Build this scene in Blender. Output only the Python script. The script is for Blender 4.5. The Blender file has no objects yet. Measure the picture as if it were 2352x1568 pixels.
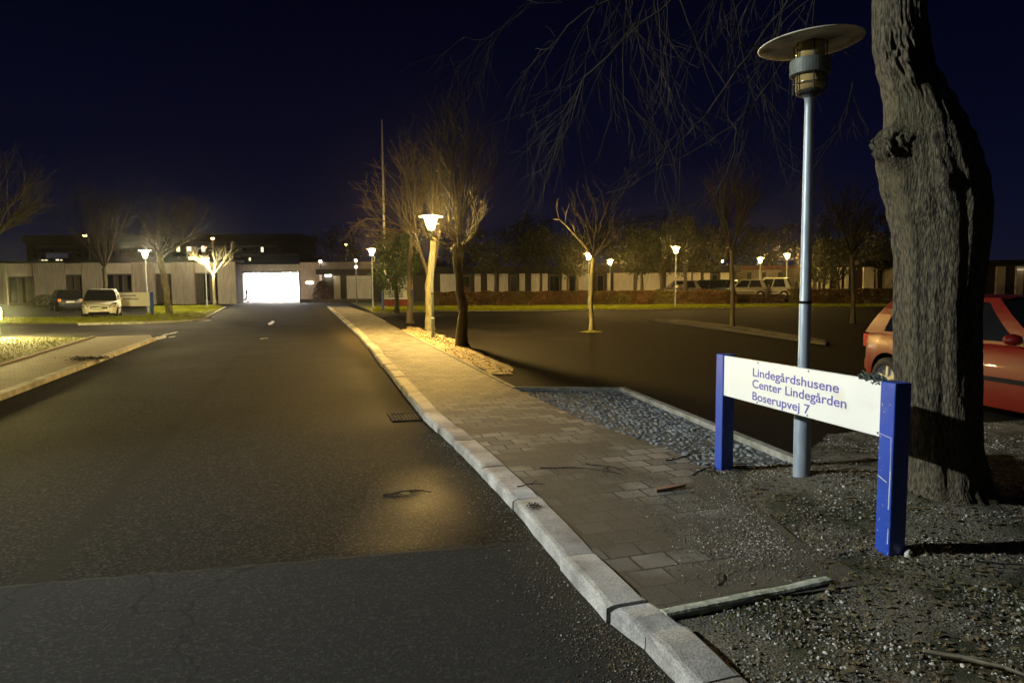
import bpy, math, random
from mathutils import Vector, Matrix, Euler, noise
random.seed(7)
R = random.random
U = random.uniform
PI = math.pi
scene = bpy.context.scene
COL = scene.collection

# ------------------------------------------------------------------ camera
CAMH = 1.6
FPX = 1568.0
PITCH = math.atan(127 / 1568.0)
ROLL = -0.006
ROT = Euler((PI / 2 - PITCH, 0, 0)).to_matrix() @ Matrix.Rotation(ROLL, 3, 'Z')
cd = bpy.data.cameras.new('camera')
cam = bpy.data.objects.new('camera', cd)
COL.objects.link(cam)
cam.matrix_world = Matrix.Translation((0, 0, CAMH)) @ ROT.to_4x4()
cd.lens = 24
cd.sensor_width = 36
cd.clip_start = 0.05
cd.clip_end = 3000
scene.camera = cam


def ray(px, py):
    return ROT @ Vector(((px - 1176) / FPX, -(py - 784) / FPX, -1))


def P(px, py, z=0.0):            # point of the level z seen in direction px,py (surveying the ground)
    d = ray(px, py)
    t = (z - CAMH) / d.z
    return Vector((d.x * t, d.y * t, z))


def PY(px, py, Y):               # point at distance Y
    d = ray(px, py)
    t = Y / d.y
    return Vector((d.x * t, Y, CAMH + d.z * t))


def PX(px, Y, z=0.0, py=657):    # ground point at image column px and distance Y
    p = PY(px, py, Y)
    return Vector((p.x, Y, z))


# ------------------------------------------------------------------ mesh builder
class MB:
    def __init__(s):
        s.v = []
        s.f = []

    def quad(s, a, b, c, d):
        n = len(s.v)
        s.v += [tuple(a), tuple(b), tuple(c), tuple(d)]
        s.f.append((n, n + 1, n + 2, n + 3))

    def tri(s, a, b, c):
        n = len(s.v)
        s.v += [tuple(a), tuple(b), tuple(c)]
        s.f.append((n, n + 1, n + 2))

    def box(s, x0, x1, y0, y1, z0, z1, M=None):
        n = len(s.v)
        vs = [(x0, y0, z0), (x1, y0, z0), (x1, y1, z0), (x0, y1, z0), (x0, y0, z1), (x1, y0, z1), (x1, y1, z1), (x0, y1, z1)]
        if M:
            vs = [tuple(M @ Vector(q)) for q in vs]
        s.v += vs
        s.f += [tuple(n + i for i in q) for q in ((0, 3, 2, 1), (4, 5, 6, 7), (0, 1, 5, 4), (1, 2, 6, 5), (2, 3, 7, 6), (3, 0, 4, 7))]
        return s

    def tube(s, pts, rad, n=6, cap=True):
        pts = [Vector(p) for p in pts]
        if not isinstance(rad, (list, tuple)):
            rad = [rad] * len(pts)
        base = len(s.v)
        up = None
        for i, p in enumerate(pts):
            d = (pts[min(i + 1, len(pts) - 1)] - pts[max(i - 1, 0)])
            if d.length < 1e-9:
                d = Vector((0, 0, 1))
            d.normalize()
            if up is None:
                up = d.cross(Vector((0.3, 1, 0.2)))
                if up.length < .1:
                    up = d.cross(Vector((1, 0, 0)))
            up = (up - d * up.dot(d)).normalized()
            w = d.cross(up)
            for k in range(n):
                a = 2 * PI * k / n
                s.v.append(tuple(p + (up * math.cos(a) + w * math.sin(a)) * rad[i]))
        for i in range(len(pts) - 1):
            for k in range(n):
                a = base + i * n + k
                b = base + i * n + (k + 1) % n
                s.f.append((a, b, b + n, a + n))
        if cap:
            s.f.append(tuple(base + k for k in range(n))[::-1])
            s.f.append(tuple(base + (len(pts) - 1) * n + k for k in range(n)))
        return s

    def lathe(s, prof, n=24, c=(0, 0, 0), M=None):
        base = len(s.v)
        for (r, z) in prof:
            for k in range(n):
                a = 2 * PI * k / n
                q = Vector((c[0] + r * math.cos(a), c[1] + r * math.sin(a), c[2] + z))
                if M:
                    q = M @ q
                s.v.append(tuple(q))
        for i in range(len(prof) - 1):
            for k in range(n):
                a = base + i * n + k
                b = base + i * n + (k + 1) % n
                s.f.append((a, b, b + n, a + n))
        return s

    def prism(s, poly, z0, z1):
        n = len(poly)
        b = len(s.v)
        s.v += [(p[0], p[1], z0) for p in poly] + [(p[0], p[1], z1) for p in poly]
        s.f.append(tuple(b + i for i in range(n))[::-1])
        s.f.append(tuple(b + n + i for i in range(n)))
        for i in range(n):
            j = (i + 1) % n
            s.f.append((b + i, b + j, b + n + j, b + n + i))
        return s

    def stone(s, c, r, flat=.6):
        # small irregular pebble: jittered octahedron-like 14 faces
        b = len(s.v)
        a0 = U(0, 2 * PI)
        ex = U(.7, 1.3)
        n = 5
        s.v.append((c[0], c[1], c[2] + r * flat * U(.8, 1.1)))
        for zz, rr in ((.45, .8), (-.4, .95)):
            for k in range(n):
                a = a0 + 2 * PI * (k + (.5 if zz < 0 else 0)) / n
                q = rr * r * U(.75, 1.15)
                x, y = q * math.cos(a) * ex, q * math.sin(a) / ex
                s.v.append((c[0] + x * math.cos(a0) - y * math.sin(a0), c[1] + x * math.sin(a0) + y * math.cos(a0), c[2] + zz * r * flat))
        for k in range(n):
            s.f.append((b, b + 1 + k, b + 1 + (k + 1) % n))
            s.f.append((b + 1 + k, b + 6 + k, b + 1 + (k + 1) % n))
            s.f.append((b + 6 + k, b + 6 + (k + 1) % n, b + 1 + (k + 1) % n))

    def build(s, name, mat, parent=None, smooth=False, loc=None, recalc=False):
        me = bpy.data.meshes.new(name)
        me.from_pydata(s.v, [], s.f)
        if recalc:
            import bmesh
            bm = bmesh.new()
            bm.from_mesh(me)
            bmesh.ops.recalc_face_normals(bm, faces=bm.faces)
            bm.to_mesh(me)
            bm.free()
        me.update()
        if mat:
            me.materials.append(mat)
        if smooth:
            for p in me.polygons:
                p.use_smooth = True
        o = bpy.data.objects.new(name, me)
        COL.objects.link(o)
        if parent:
            o.parent = parent
        if loc is not None:
            o.location = loc
        return o


def tag(o, label=None, cat=None, group=None, kind=None):
    if label:
        o['label'] = label
    if cat:
        o['category'] = cat
    if group:
        o['group'] = group
    if kind:
        o['kind'] = kind
    return o


def empty(name, loc, rz=0, label=None, cat=None, group=None):
    o = bpy.data.objects.new(name, None)
    COL.objects.link(o)
    o.location = loc
    o.rotation_euler = (0, 0, rz)
    o.empty_display_size = .2
    return tag(o, label, cat, group)


def copy_tree(o, parent=None):
    c = o.copy()
    COL.objects.link(c)
    if parent:
        c.parent = parent
    for ch in [q for q in bpy.data.objects if q.parent == o]:
        copy_tree(ch, c)
    return c


def structure(o):
    o['kind'] = 'structure'
    return o


def bevel(o, w=.01, seg=2):
    m = o.modifiers.new('bevel', 'BEVEL')
    m.width = w
    m.segments = seg
    m.limit_method = 'ANGLE'
    return o


# ------------------------------------------------------------------ materials
MATS = {}


def mat(name, c1, c2=None, rough=.7, scale=8, bump=0, bscale=None, metal=0, spec=.5, detail=6, lo=.35, hi=.65, stretch=None, emit=None, estr=0, c3=None, s3=3, lo3=.5, hi3=.7, coat=0, alpha=None):
    m = bpy.data.materials.new(name)
    m.use_nodes = True
    nt = m.node_tree
    N = nt.nodes
    L = nt.links
    b = N['Principled BSDF']
    b.inputs['Roughness'].default_value = rough
    b.inputs['Metallic'].default_value = metal
    b.inputs['Specular IOR Level'].default_value = spec
    b.inputs['Coat Weight'].default_value = coat
    b.inputs['Base Color'].default_value = (*c1, 1)
    if emit:
        b.inputs['Emission Color'].default_value = (*emit, 1)
        b.inputs['Emission Strength'].default_value = estr
    if c2 or bump:
        tc = N.new('ShaderNodeTexCoord')
        mp = N.new('ShaderNodeMapping')
        L.new(tc.outputs['Object'], mp.inputs[0])
        if stretch:
            mp.inputs['Scale'].default_value = stretch
    if c2:
        n = N.new('ShaderNodeTexNoise')
        n.inputs['Scale'].default_value = scale
        n.inputs['Detail'].default_value = detail
        L.new(mp.outputs[0], n.inputs[0])
        mr = N.new('ShaderNodeMapRange')
        mr.inputs[1].default_value = lo
        mr.inputs[2].default_value = hi
        L.new(n.outputs[0], mr.inputs[0])
        mx = N.new('ShaderNodeMix')
        mx.data_type = 'RGBA'
        mx.inputs[6].default_value = (*c1, 1)
        mx.inputs[7].default_value = (*c2, 1)
        L.new(mr.outputs[0], mx.inputs[0])
        out = mx.outputs[2]
        if c3:
            n3 = N.new('ShaderNodeTexNoise')
            n3.inputs['Scale'].default_value = s3
            n3.inputs['Detail'].default_value = 5
            L.new(mp.outputs[0], n3.inputs[0])
            r3 = N.new('ShaderNodeMapRange')
            r3.inputs[1].default_value = lo3
            r3.inputs[2].default_value = hi3
            L.new(n3.outputs[0], r3.inputs[0])
            m3 = N.new('ShaderNodeMix')
            m3.data_type = 'RGBA'
            L.new(out, m3.inputs[6])
            m3.inputs[7].default_value = (*c3, 1)
            L.new(r3.outputs[0], m3.inputs[0])
            out = m3.outputs[2]
        L.new(out, b.inputs['Base Color'])
    if bump:
        nb = N.new('ShaderNodeTexNoise')
        nb.inputs['Scale'].default_value = bscale or scale
        nb.inputs['Detail'].default_value = 6
        L.new(mp.outputs[0], nb.inputs[0])
        bp = N.new('ShaderNodeBump')
        bp.inputs['Strength'].default_value = 1
        bp.inputs['Distance'].default_value = bump
        L.new(nb.outputs[0], bp.inputs['Height'])
        L.new(bp.outputs[0], b.inputs['Normal'])
    MATS[name] = m
    return m


WARM = (1.0, .62, .17)
m_concrete = mat('concrete_wall', (.52, .50, .47), (.36, .345, .32), .9, 1.5, .01, 30, stretch=(6, 6, .7))
m_white_wall = mat('pale_panel', (.66, .64, .60), (.52, .50, .47), .85, 2, stretch=(3, 3, .6))
m_dark_wall = mat('dark_cladding', (.03, .025, .022), (.055, .045, .04), .8, 3)
m_roof = mat('dark_roof_felt', (.015, .015, .017), (.03, .03, .032), .9, 4)
m_frame = mat('window_frame_paint', (.12, .115, .11), (.09, .085, .08), .6, 5)
m_glass = mat('window_glass', (.012, .012, .015), rough=.06, spec=.8)
m_curtain = mat('curtain_cloth', (.12, .11, .09), (.05, .045, .04), .9, 3, stretch=(14, 1, .3))
m_block = mat('far_block_wall', (.025, .024, .03), (.018, .018, .022), .9, 3)
m_block2 = mat('far_block_band', (.11, .10, .10), (.06, .055, .055), .9, .2, stretch=(1, 1, 6))
m_lit = mat('lit_window', (.5, .45, .3), rough=.5, emit=(1, .85, .55), estr=1.6)
m_litdim = mat('dim_lit_window', (.2, .2, .25), (.1, .1, .1), .5, 3, emit=(.5, .6, .9), estr=.03)
m_pole = mat('galvanised_pole', (.36, .42, .47), (.27, .33, .39), .45, 20, .0015, 60, metal=.25, stretch=(1, 1, .25), c3=(.22, .25, .26), s3=5)
m_collar = mat('lamp_collar_metal', (.11, .125, .11), (.07, .08, .07), .6, 12, metal=.2)
m_shade = mat('lamp_shade_metal', (.60, .55, .44), (.42, .38, .30), .55, 9, c3=(.17, .13, .09), s3=6)
m_amber = mat('amber_glass', (.42, .31, .12), (.28, .20, .08), .18, 6, spec=.7, coat=.4)
m_cage = mat('dark_metal', (.035, .035, .035), (.06, .055, .05), .5, 12, metal=.5)
m_lampwhite = mat('lamp_glow_glass', (.9, .8, .5), rough=.5, emit=WARM, estr=1500)
m_lampnear = mat('lamp_glow_glass_bright', (.9, .8, .5), rough=.5, emit=WARM, estr=4400)
m_lamppale = mat('lamp_glow_glass_pale', (.9, .85, .7), rough=.5, emit=(1, .80, .44), estr=2800)
m_shadelit = mat('glare_whitened_metal', (.75, .72, .62), rough=.6)  # shade and collar of lit lamps whitened in place of glare
m_lampmid = mat('lamp_glow_glass_dim', (.9, .8, .5), rough=.5, emit=WARM, estr=700)
m_lampfar = mat('lamp_glow_orange', (.9, .6, .3), rough=.5, emit=(1, .45, .12), estr=25)
m_lampcool = mat('lamp_glow_cool', (.9, .9, .9), rough=.5, emit=(.93, 1.0, .90), estr=2500)
m_lampsmall = mat('lamp_glow_small', (.9, .9, .9), rough=.5, emit=(1, .9, .7), estr=30)
m_tube = mat('ceiling_tube', (.9, .9, .9), rough=.5, emit=(1, .93, .86), estr=130)
m_interior = mat('white_painted_interior', (.8, .78, .76), (.7, .68, .66), .7, 2)
m_blue = mat('blue_post_paint', (.014, .060, .40), (.012, .050, .33), .38, 6, .0012, 40, spec=.5, c3=(.05, .10, .45), s3=14, lo3=.62, hi3=.75)
m_chip = mat('bare_primer', (.50, .52, .55), (.35, .38, .42), .7, 20)
m_board = mat('white_sign_enamel', (.80, .81, .78), (.75, .76, .73), .35, 3, c3=(.66, .63, .54), s3=4, lo3=.6, hi3=.85)
m_letter = mat('violet_blue_lettering', (.10, .09, .38), rough=.5)
m_rust = mat('rusty_rivet', (.10, .06, .03), (.05, .035, .02), .7, 30)
m_bark = mat('tree_bark', (.085, .075, .05), (.05, .042, .03), .9, 10, .02, 14, stretch=(1, 1, .25))
m_barkyel = mat('lamplit_bark', (.19, .18, .10), (.08, .075, .04), .9, 8, .01, 14, stretch=(1, 1, .4))  # paler yellow bark, lamplight on the trunks put into the colour
m_twig = mat('twig_bark', (.014, .0105, .0065), (.009, .007, .005), .85, 20)
m_twigdark = mat('dark_twig_bark', (.018, .014, .010), (.010, .008, .006), .9, 10)
m_leafdark = mat('dark_leaf', (.05, .055, .02), (.025, .03, .012), .7, 3)
m_leafgreen = mat('evergreen_leaf', (.07, .13, .03), (.03, .07, .015), .6, 2)
m_leafbrown = mat('beech_hedge_leaf', (.13, .07, .022), (.06, .036, .014), .75, 1.2, c3=(.09, .085, .02), s3=.5)
m_reddry = mat('dry_shrub_leaf', (.10, .05, .03), (.05, .03, .02), .8, 3)
m_grass = mat('grass_blade', (.24, .27, .02), (.12, .14, .012), .9, 2, spec=.05)
m_turf = mat('turf_soil', (.17, .18, .02), (.09, .095, .015), .95, 6, .02, 30)
m_granite = None
m_tyre = mat('tyre_rubber', (.015, .015, .015), rough=.85)
m_rim = mat('alloy_rim', (.45, .45, .45), rough=.35, metal=.8)
m_black = mat('black_plastic', (.008, .008, .009), rough=.85, spec=.15)
m_plate = mat('number_plate_white', (.7, .7, .65), rough=.5)
m_redplate = mat('red_glass', (.35, .01, .01), rough=.25)
m_head = mat('headlight_glass', (.05, .05, .055), (.30, .30, .29), .15, 9, spec=.4)
m_carglass = mat('car_glass', (.008, .009, .010), rough=.04, spec=.8)
m_redpaint = mat('red_car_paint', (.12, .005, .003), (.10, .004, .003), .4, 2, spec=.35, coat=.15)
m_whitepaint = mat('white_car_paint', (.85, .85, .80), rough=.4, coat=.2)
m_navypaint = mat('navy_car_paint', (.006, .007, .02), rough=.4, spec=.3, coat=.1)
m_bluepaint = mat('blue_car_paint', (.04, .09, .22), rough=.3, coat=.5)
m_silver = mat('silver_car_paint', (.17, .17, .17), rough=.35, metal=.3, coat=.5)
m_greypaint = mat('dark_grey_car_paint', (.04, .04, .045), rough=.35, coat=.5)
m_orange = mat('orange_indicator', (.5, .15, .02), rough=.3, emit=(1, .3, .05), estr=.25)
m_soil = mat('dark_gritty_soil', (.026, .023, .015), (.19, .175, .13), .95, 85, .012, 90, c3=(.022, .026, .008), s3=1.7, lo3=.48, hi3=.60)
m_peb1 = mat('pale_pebble', (.54, .52, .46), (.32, .31, .27), .8, 3)
m_peb2 = mat('grey_pebble', (.24, .23, .20), (.11, .105, .09), .85, 3)
m_peb3 = mat('brown_litter', (.07, .05, .025), (.13, .10, .05), .85, 4)
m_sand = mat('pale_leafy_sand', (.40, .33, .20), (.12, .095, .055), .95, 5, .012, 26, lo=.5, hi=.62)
m_edge = mat('concrete_edging', (.33, .32, .29), (.20, .20, .18), .9, 12, .006, 60, c3=(.12, .13, .08), s3=5)
m_mossstone = mat('mossy_edging_stone', (.46, .48, .41), (.22, .25, .18), .9, 18, .006, 50)
m_paint = mat('worn_road_paint', (.55, .52, .45), (.12, .11, .10), .7, 9, lo=.4, hi=.6)
m_iron = mat('cast_iron', (.015, .015, .014), (.035, .032, .028), .95, 20, spec=.08)
m_wood = mat('broken_brick_red', (.22, .12, .075), (.14, .085, .055), .85, 18)
m_lichen = mat('lichen_twig', (.08, .11, .10), (.02, .025, .02), .9, 40)
m_cobble = mat('weathered_cobble', (.30, .33, .34), (.10, .115, .12), .85, 7, .01, 40)
m_bedsoil = mat('bed_grit', (.05, .052, .048), (.10, .105, .10), .95, 30, .01, 60)


def granite_mat():
    m = mat('granite_kerb', (.56, .55, .52), (.33, .33, .32), .75, 90, .003, 120)
    N = m.node_tree.nodes
    L = m.node_tree.links
    b = N['Principled BSDF']
    src = b.inputs['Base Color'].links[0].from_socket
    geo = N.new('ShaderNodeNewGeometry')
    mr = N.new('ShaderNodeMapRange')
    mr.inputs[3].default_value = .55
    mr.inputs[4].default_value = 1.25
    L.new(geo.outputs['Random Per Island'], mr.inputs[0])
    tc = N.new('ShaderNodeTexCoord')
    n = N.new('ShaderNodeTexNoise')
    n.inputs['Scale'].default_value = 3.5
    n.inputs['Detail'].default_value = 8
    L.new(tc.outputs['Object'], n.inputs[0])
    r2 = N.new('ShaderNodeMapRange')
    r2.inputs[1].default_value = .35
    r2.inputs[2].default_value = .7
    r2.inputs[3].default_value = .45
    r2.inputs[4].default_value = 1.2
    L.new(n.outputs[0], r2.inputs[0])
    mm = N.new('ShaderNodeMath')
    mm.operation = 'MULTIPLY'
    L.new(mr.outputs[0], mm.inputs[0])
    L.new(r2.outputs[0], mm.inputs[1])
    v = N.new('ShaderNodeVectorMath')
    v.operation = 'SCALE'
    L.new(src, v.inputs[0])
    L.new(mm.outputs[0], v.inputs['Scale'])
    L.new(v.outputs[0], b.inputs['Base Color'])
    return m


m_granite = granite_mat()


def line_node(nt, A, B, noise_amt, nscale):
    """signed distance (x side positive = right of A->B) from the line A-B on the ground, with a wobble"""
    N, L = nt.nodes, nt.links
    d = Vector((B[0] - A[0], B[1] - A[1])).normalized()
    nrm = Vector((d.y, -d.x))
    tc = N.new('ShaderNodeTexCoord')
    dp = N.new('ShaderNodeVectorMath')
    dp.operation = 'DOT_PRODUCT'
    L.new(tc.outputs['Object'], dp.inputs[0])
    dp.inputs[1].default_value = (nrm.x, nrm.y, 0)
    sb = N.new('ShaderNodeMath')
    sb.operation = 'SUBTRACT'
    L.new(dp.outputs['Value'], sb.inputs[0])
    sb.inputs[1].default_value = nrm.x * A[0] + nrm.y * A[1]
    n = N.new('ShaderNodeTexNoise')
    n.inputs['Scale'].default_value = nscale
    n.inputs['Detail'].default_value = 5
    L.new(tc.outputs['Object'], n.inputs[0])
    ma = N.new('ShaderNodeMath')
    ma.operation = 'MULTIPLY_ADD'
    L.new(n.outputs[0], ma.inputs[0])
    ma.inputs[1].default_value = noise_amt
    L.new(sb.outputs[0], ma.inputs[2])
    m2 = N.new('ShaderNodeMath')
    m2.operation = 'SUBTRACT'
    L.new(ma.outputs[0], m2.inputs[0])
    m2.inputs[1].default_value = noise_amt * .5
    return m2.outputs[0]


def rng(nt, s, a, b, c=0., d=1.):
    n = nt.nodes.new('ShaderNodeMapRange')
    n.inputs[1].default_value = a
    n.inputs[2].default_value = b
    n.inputs[3].default_value = c
    n.inputs[4].default_value = d
    nt.links.new(s, n.inputs[0])
    return n.outputs[0]


def mth(nt, op, a, b):
    n = nt.nodes.new('ShaderNodeMath')
    n.operation = op
    for i, q in enumerate((a, b)):
        if isinstance(q, (int, float)):
            n.inputs[i].default_value = q
        else:
            nt.links.new(q, n.inputs[i])
    return n.outputs[0]


def mixc(nt, f, a, b):
    n = nt.nodes.new('ShaderNodeMix')
    n.data_type = 'RGBA'
    nt.links.new(f, n.inputs[0])
    for i, q in ((6, a), (7, b)):
        if isinstance(q, tuple):
            n.inputs[i].default_value = (*q, 1)
        else:
            nt.links.new(q, n.inputs[i])
    return n.outputs[2]


def asphalt(name, base, agg, rough, lines=True):
    m = bpy.data.materials.new(name)
    m.use_nodes = True
    nt = m.node_tree
    N, L = nt.nodes, nt.links
    b = N['Principled BSDF']
    tc = N.new('ShaderNodeTexCoord')
    vo = N.new('ShaderNodeTexVoronoi')
    vo.inputs['Scale'].default_value = 75
    L.new(tc.outputs['Object'], vo.inputs[0])
    fine = N.new('ShaderNodeTexNoise')
    fine.inputs['Scale'].default_value = 160
    fine.inputs['Detail'].default_value = 3
    L.new(tc.outputs['Object'], fine.inputs[0])
    sep = N.new('ShaderNodeSeparateColor')
    L.new(vo.outputs['Color'], sep.inputs[0])
    f1 = rng(nt, sep.outputs[0], .62, 1.0)
    f1 = mth(nt, 'MULTIPLY', f1, rng(nt, fine.outputs[0], .35, .7))
    big = N.new('ShaderNodeTexNoise')
    big.inputs['Scale'].default_value = .55
    big.inputs['Detail'].default_value = 7
    L.new(tc.outputs['Object'], big.inputs[0])
    col = mixc(nt, rng(nt, big.outputs[0], .35, .65), tuple(c * (.6 if lines else .35) for c in base), tuple(c * (1.35 if lines else 1.9) for c in base))
    col = mixc(nt, f1, col, agg)
    rg = rng(nt, big.outputs[0], .3, .7, rough - .06, rough + .08)
    if lines:
        # dark tar seam along the road
        dl = line_node(nt, P(100, 1310), P(640, 718), .14, 2.2)
        seam = mth(nt, 'ABSOLUTE', dl, 0)
        col = mixc(nt, rng(nt, seam, .03, .13, .72, 0), col, (.008, .008, .008))
        dl2 = line_node(nt, P(30, 1345), P(1000, 1262), .10, 7)
        # rougher, greyer surfacing on this side of the cross joint
        near = rng(nt, dl2, -.03, .04)
        col = mixc(nt, mth(nt, 'MULTIPLY', near, .36), col, (.058, .058, .054))
        col = mixc(nt, rng(nt, mth(nt, 'ABSOLUTE', dl2, 0), .004, .022, .3, 0), col, (.07, .07, .06))
        rg = mth(nt, 'ADD', rg, mth(nt, 'MULTIPLY', near, .22))
        # gritty gutter beside the kerb
        dk = line_node(nt, P(1483, 1455), P(971, 950), .45, 2.5)
        gut = rng(nt, dk, -.42, -.05)
        col = mixc(nt, mth(nt, 'MULTIPLY', gut, rng(nt, fine.outputs[0], .4, .6)), col, (.06, .05, .034))
        rg = mth(nt, 'ADD', rg, mth(nt, 'MULTIPLY', gut, .2))
        # cracks
        cr = N.new('ShaderNodeTexVoronoi')
        cr.feature = 'DISTANCE_TO_EDGE'
        cr.inputs['Scale'].default_value = .35
        wob = N.new('ShaderNodeTexNoise')
        wob.inputs['Scale'].default_value = 1.4
        wob.inputs['Detail'].default_value = 6
        L.new(tc.outputs['Object'], wob.inputs[0])
        va = N.new('ShaderNodeVectorMath')
        va.operation = 'MULTIPLY_ADD'
        L.new(wob.outputs['Color'], va.inputs[0])
        va.inputs[1].default_value = (1.4, 1.4, 0)
        L.new(tc.outputs['Object'], va.inputs[2])
        L.new(va.outputs[0], cr.inputs[0])
        col = mixc(nt, rng(nt, cr.outputs['Distance'], .0, .006, .55, 0), col, (.01, .01, .01))
    L.new(col, b.inputs['Base Color'])
    L.new(rg, b.inputs['Roughness'])
    if lines:      # smoother, glossier patch added to hold the lamp's reflection near the kerb
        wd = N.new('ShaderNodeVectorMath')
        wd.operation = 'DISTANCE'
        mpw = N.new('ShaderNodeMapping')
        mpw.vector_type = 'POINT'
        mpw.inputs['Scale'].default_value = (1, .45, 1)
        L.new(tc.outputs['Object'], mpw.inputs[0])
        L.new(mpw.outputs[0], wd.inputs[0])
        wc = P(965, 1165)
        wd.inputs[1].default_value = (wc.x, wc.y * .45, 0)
        sheen = rng(nt, mth(nt, 'ADD', wd.outputs['Value'], mth(nt, 'MULTIPLY', big.outputs[0], .6)), .30, .85, 1, 0)
        sheen = mth(nt, 'MULTIPLY', sheen, rng(nt, near, 0, 1, 1, 0))
        rg = mth(nt, 'SUBTRACT', rg, mth(nt, 'MULTIPLY', sheen, .26))
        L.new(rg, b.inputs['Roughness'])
        sp_ = mth(nt, 'ADD', .05, mth(nt, 'MULTIPLY', sheen, .085))
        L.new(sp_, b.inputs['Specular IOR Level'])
    else:
        b.inputs['Specular IOR Level'].default_value = .05
    bp = N.new('ShaderNodeBump')
    bp.inputs['Distance'].default_value = .0022
    bp.inputs['Strength'].default_value = .8
    L.new(mth(nt, 'ADD', vo.outputs['Distance'], fine.outputs[0]), bp.inputs['Height'])
    L.new(bp.outputs[0], b.inputs['Normal'])
    return m


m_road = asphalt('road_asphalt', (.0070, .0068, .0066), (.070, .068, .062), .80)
m_lot = asphalt('parking_asphalt', (.0065, .0058, .0050), (.018, .016, .013), .9, False)


def paver_mat(name, scale, c1, c2, mortar, ang, dirt, dirtcol):
    m = bpy.data.materials.new(name)
    m.use_nodes = True
    nt = m.node_tree
    N, L = nt.nodes, nt.links
    b = N['Principled BSDF']
    tc = N.new('ShaderNodeTexCoord')
    mp = N.new('ShaderNodeMapping')
    mp.inputs['Rotation'].default_value = (0, 0, ang)
    L.new(tc.outputs['Object'], mp.inputs[0])
    wob = N.new('ShaderNodeTexNoise')
    wob.inputs['Scale'].default_value = 2.5
    wob.inputs['Detail'].default_value = 4
    L.new(tc.outputs['Object'], wob.inputs[0])
    va = N.new('ShaderNodeVectorMath')
    va.operation = 'MULTIPLY_ADD'
    L.new(wob.outputs['Color'], va.inputs[0])
    va.inputs[1].default_value = (.05, .05, 0)
    L.new(mp.outputs[0], va.inputs[2])
    br = N.new('ShaderNodeTexBrick')
    br.inputs['Scale'].default_value = 1
    br.inputs['Brick Width'].default_value = scale[0]
    br.inputs['Row Height'].default_value = scale[1]
    br.inputs['Mortar Size'].default_value = .009
    br.inputs['Mortar Smooth'].default_value = .3
    br.inputs['Color1'].default_value = (*c1, 1)
    br.inputs['Color2'].default_value = (*c2, 1)
    br.inputs['Mortar'].default_value = (*mortar, 1)
    L.new(va.outputs[0], br.inputs[0])
    big = N.new('ShaderNodeTexNoise')
    big.inputs['Scale'].default_value = 1.3
    big.inputs['Detail'].default_value = 7
    L.new(tc.outputs['Object'], big.inputs[0])
    fine = N.new('ShaderNodeTexNoise')
    fine.inputs['Scale'].default_value = 110
    fine.inputs['Detail'].default_value = 4
    L.new(tc.outputs['Object'], fine.inputs[0])
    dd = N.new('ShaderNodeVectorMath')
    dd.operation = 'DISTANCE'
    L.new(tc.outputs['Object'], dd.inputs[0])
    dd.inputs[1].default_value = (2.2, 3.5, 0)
    dirt_lamp_shift = rng(nt, dd.outputs['Value'], 2.0, 13.0, .10, -.32)  # dirt thins away from the tree, painting the lamp's brighter pool into the colour
    dm = rng(nt, mth(nt, 'ADD', big.outputs[0], dirt_lamp_shift), dirt, dirt + .16)
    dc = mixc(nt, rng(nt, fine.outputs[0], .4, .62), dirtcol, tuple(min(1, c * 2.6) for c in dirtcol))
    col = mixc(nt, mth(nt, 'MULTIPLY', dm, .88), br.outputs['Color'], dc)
    col = mixc(nt, rng(nt, fine.outputs[0], .3, .75, 0, .35), col, tuple(c * .5 for c in c1))
    L.new(col, b.inputs['Base Color'])
    b.inputs['Roughness'].default_value = .82
    bp = N.new('ShaderNodeBump')
    bp.inputs['Distance'].default_value = .008
    inv = mth(nt, 'MULTIPLY', br.outputs['Fac'], -1.0)
    inv = mth(nt, 'MULTIPLY', inv, mth(nt, 'SUBTRACT', 1.0, dm))
    L.new(mth(nt, 'ADD', inv, mth(nt, 'MULTIPLY', fine.outputs[0], .5)), bp.inputs['Height'])
    L.new(bp.outputs[0], b.inputs['Normal'])
    return m


ROADANG = math.atan2(.31, 1)        # direction of the road, left of straight ahead
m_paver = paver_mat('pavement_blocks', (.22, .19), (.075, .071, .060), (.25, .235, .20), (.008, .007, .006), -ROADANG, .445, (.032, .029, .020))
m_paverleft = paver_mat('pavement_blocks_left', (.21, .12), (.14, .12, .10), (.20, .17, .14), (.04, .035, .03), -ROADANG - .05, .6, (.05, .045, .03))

# ------------------------------------------------------------------ world
w = bpy.data.worlds.new('World')
scene.world = w
w.use_nodes = True
nt = w.node_tree
bg = nt.nodes['Background']
tc = nt.nodes.new('ShaderNodeTexCoord')
sx = nt.nodes.new('ShaderNodeSeparateXYZ')
nt.links.new(tc.outputs['Generated'], sx.inputs[0])
cr = nt.nodes.new('ShaderNodeValToRGB')
e = cr.color_ramp.elements
e[0].position = 0.0
e[0].color = (.0075, .0075, .017, 1)
e[1].position = 1.0
e[1].color = (.0007, .0007, .0032, 1)
for ps, cc in ((.06, (.0044, .0054, .0170)), (.16, (.0021, .0027, .0120)), (.33, (.0010, .0013, .0076)), (.5, (.0008, .0008, .0044))):
    q = e.new(ps)
    q.color = (*cc, 1)
nt.links.new(sx.outputs['Z'], cr.inputs[0])
nt.links.new(cr.outputs[0], bg.inputs[0])
bg.inputs[1].default_value = 1.0

# ------------------------------------------------------------------ ground, road, pavements
KZ = .085      # top of kerb above road
g = MB()
g.quad((-900, -300, -.03), (900, -300, -.03), (900, 1500, -.03), (-900, 1500, -.03))
structure(g.build('ground', mat('dark_ground', (.02, .02, .014), (.035, .032, .02), .95, .5)))

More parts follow.
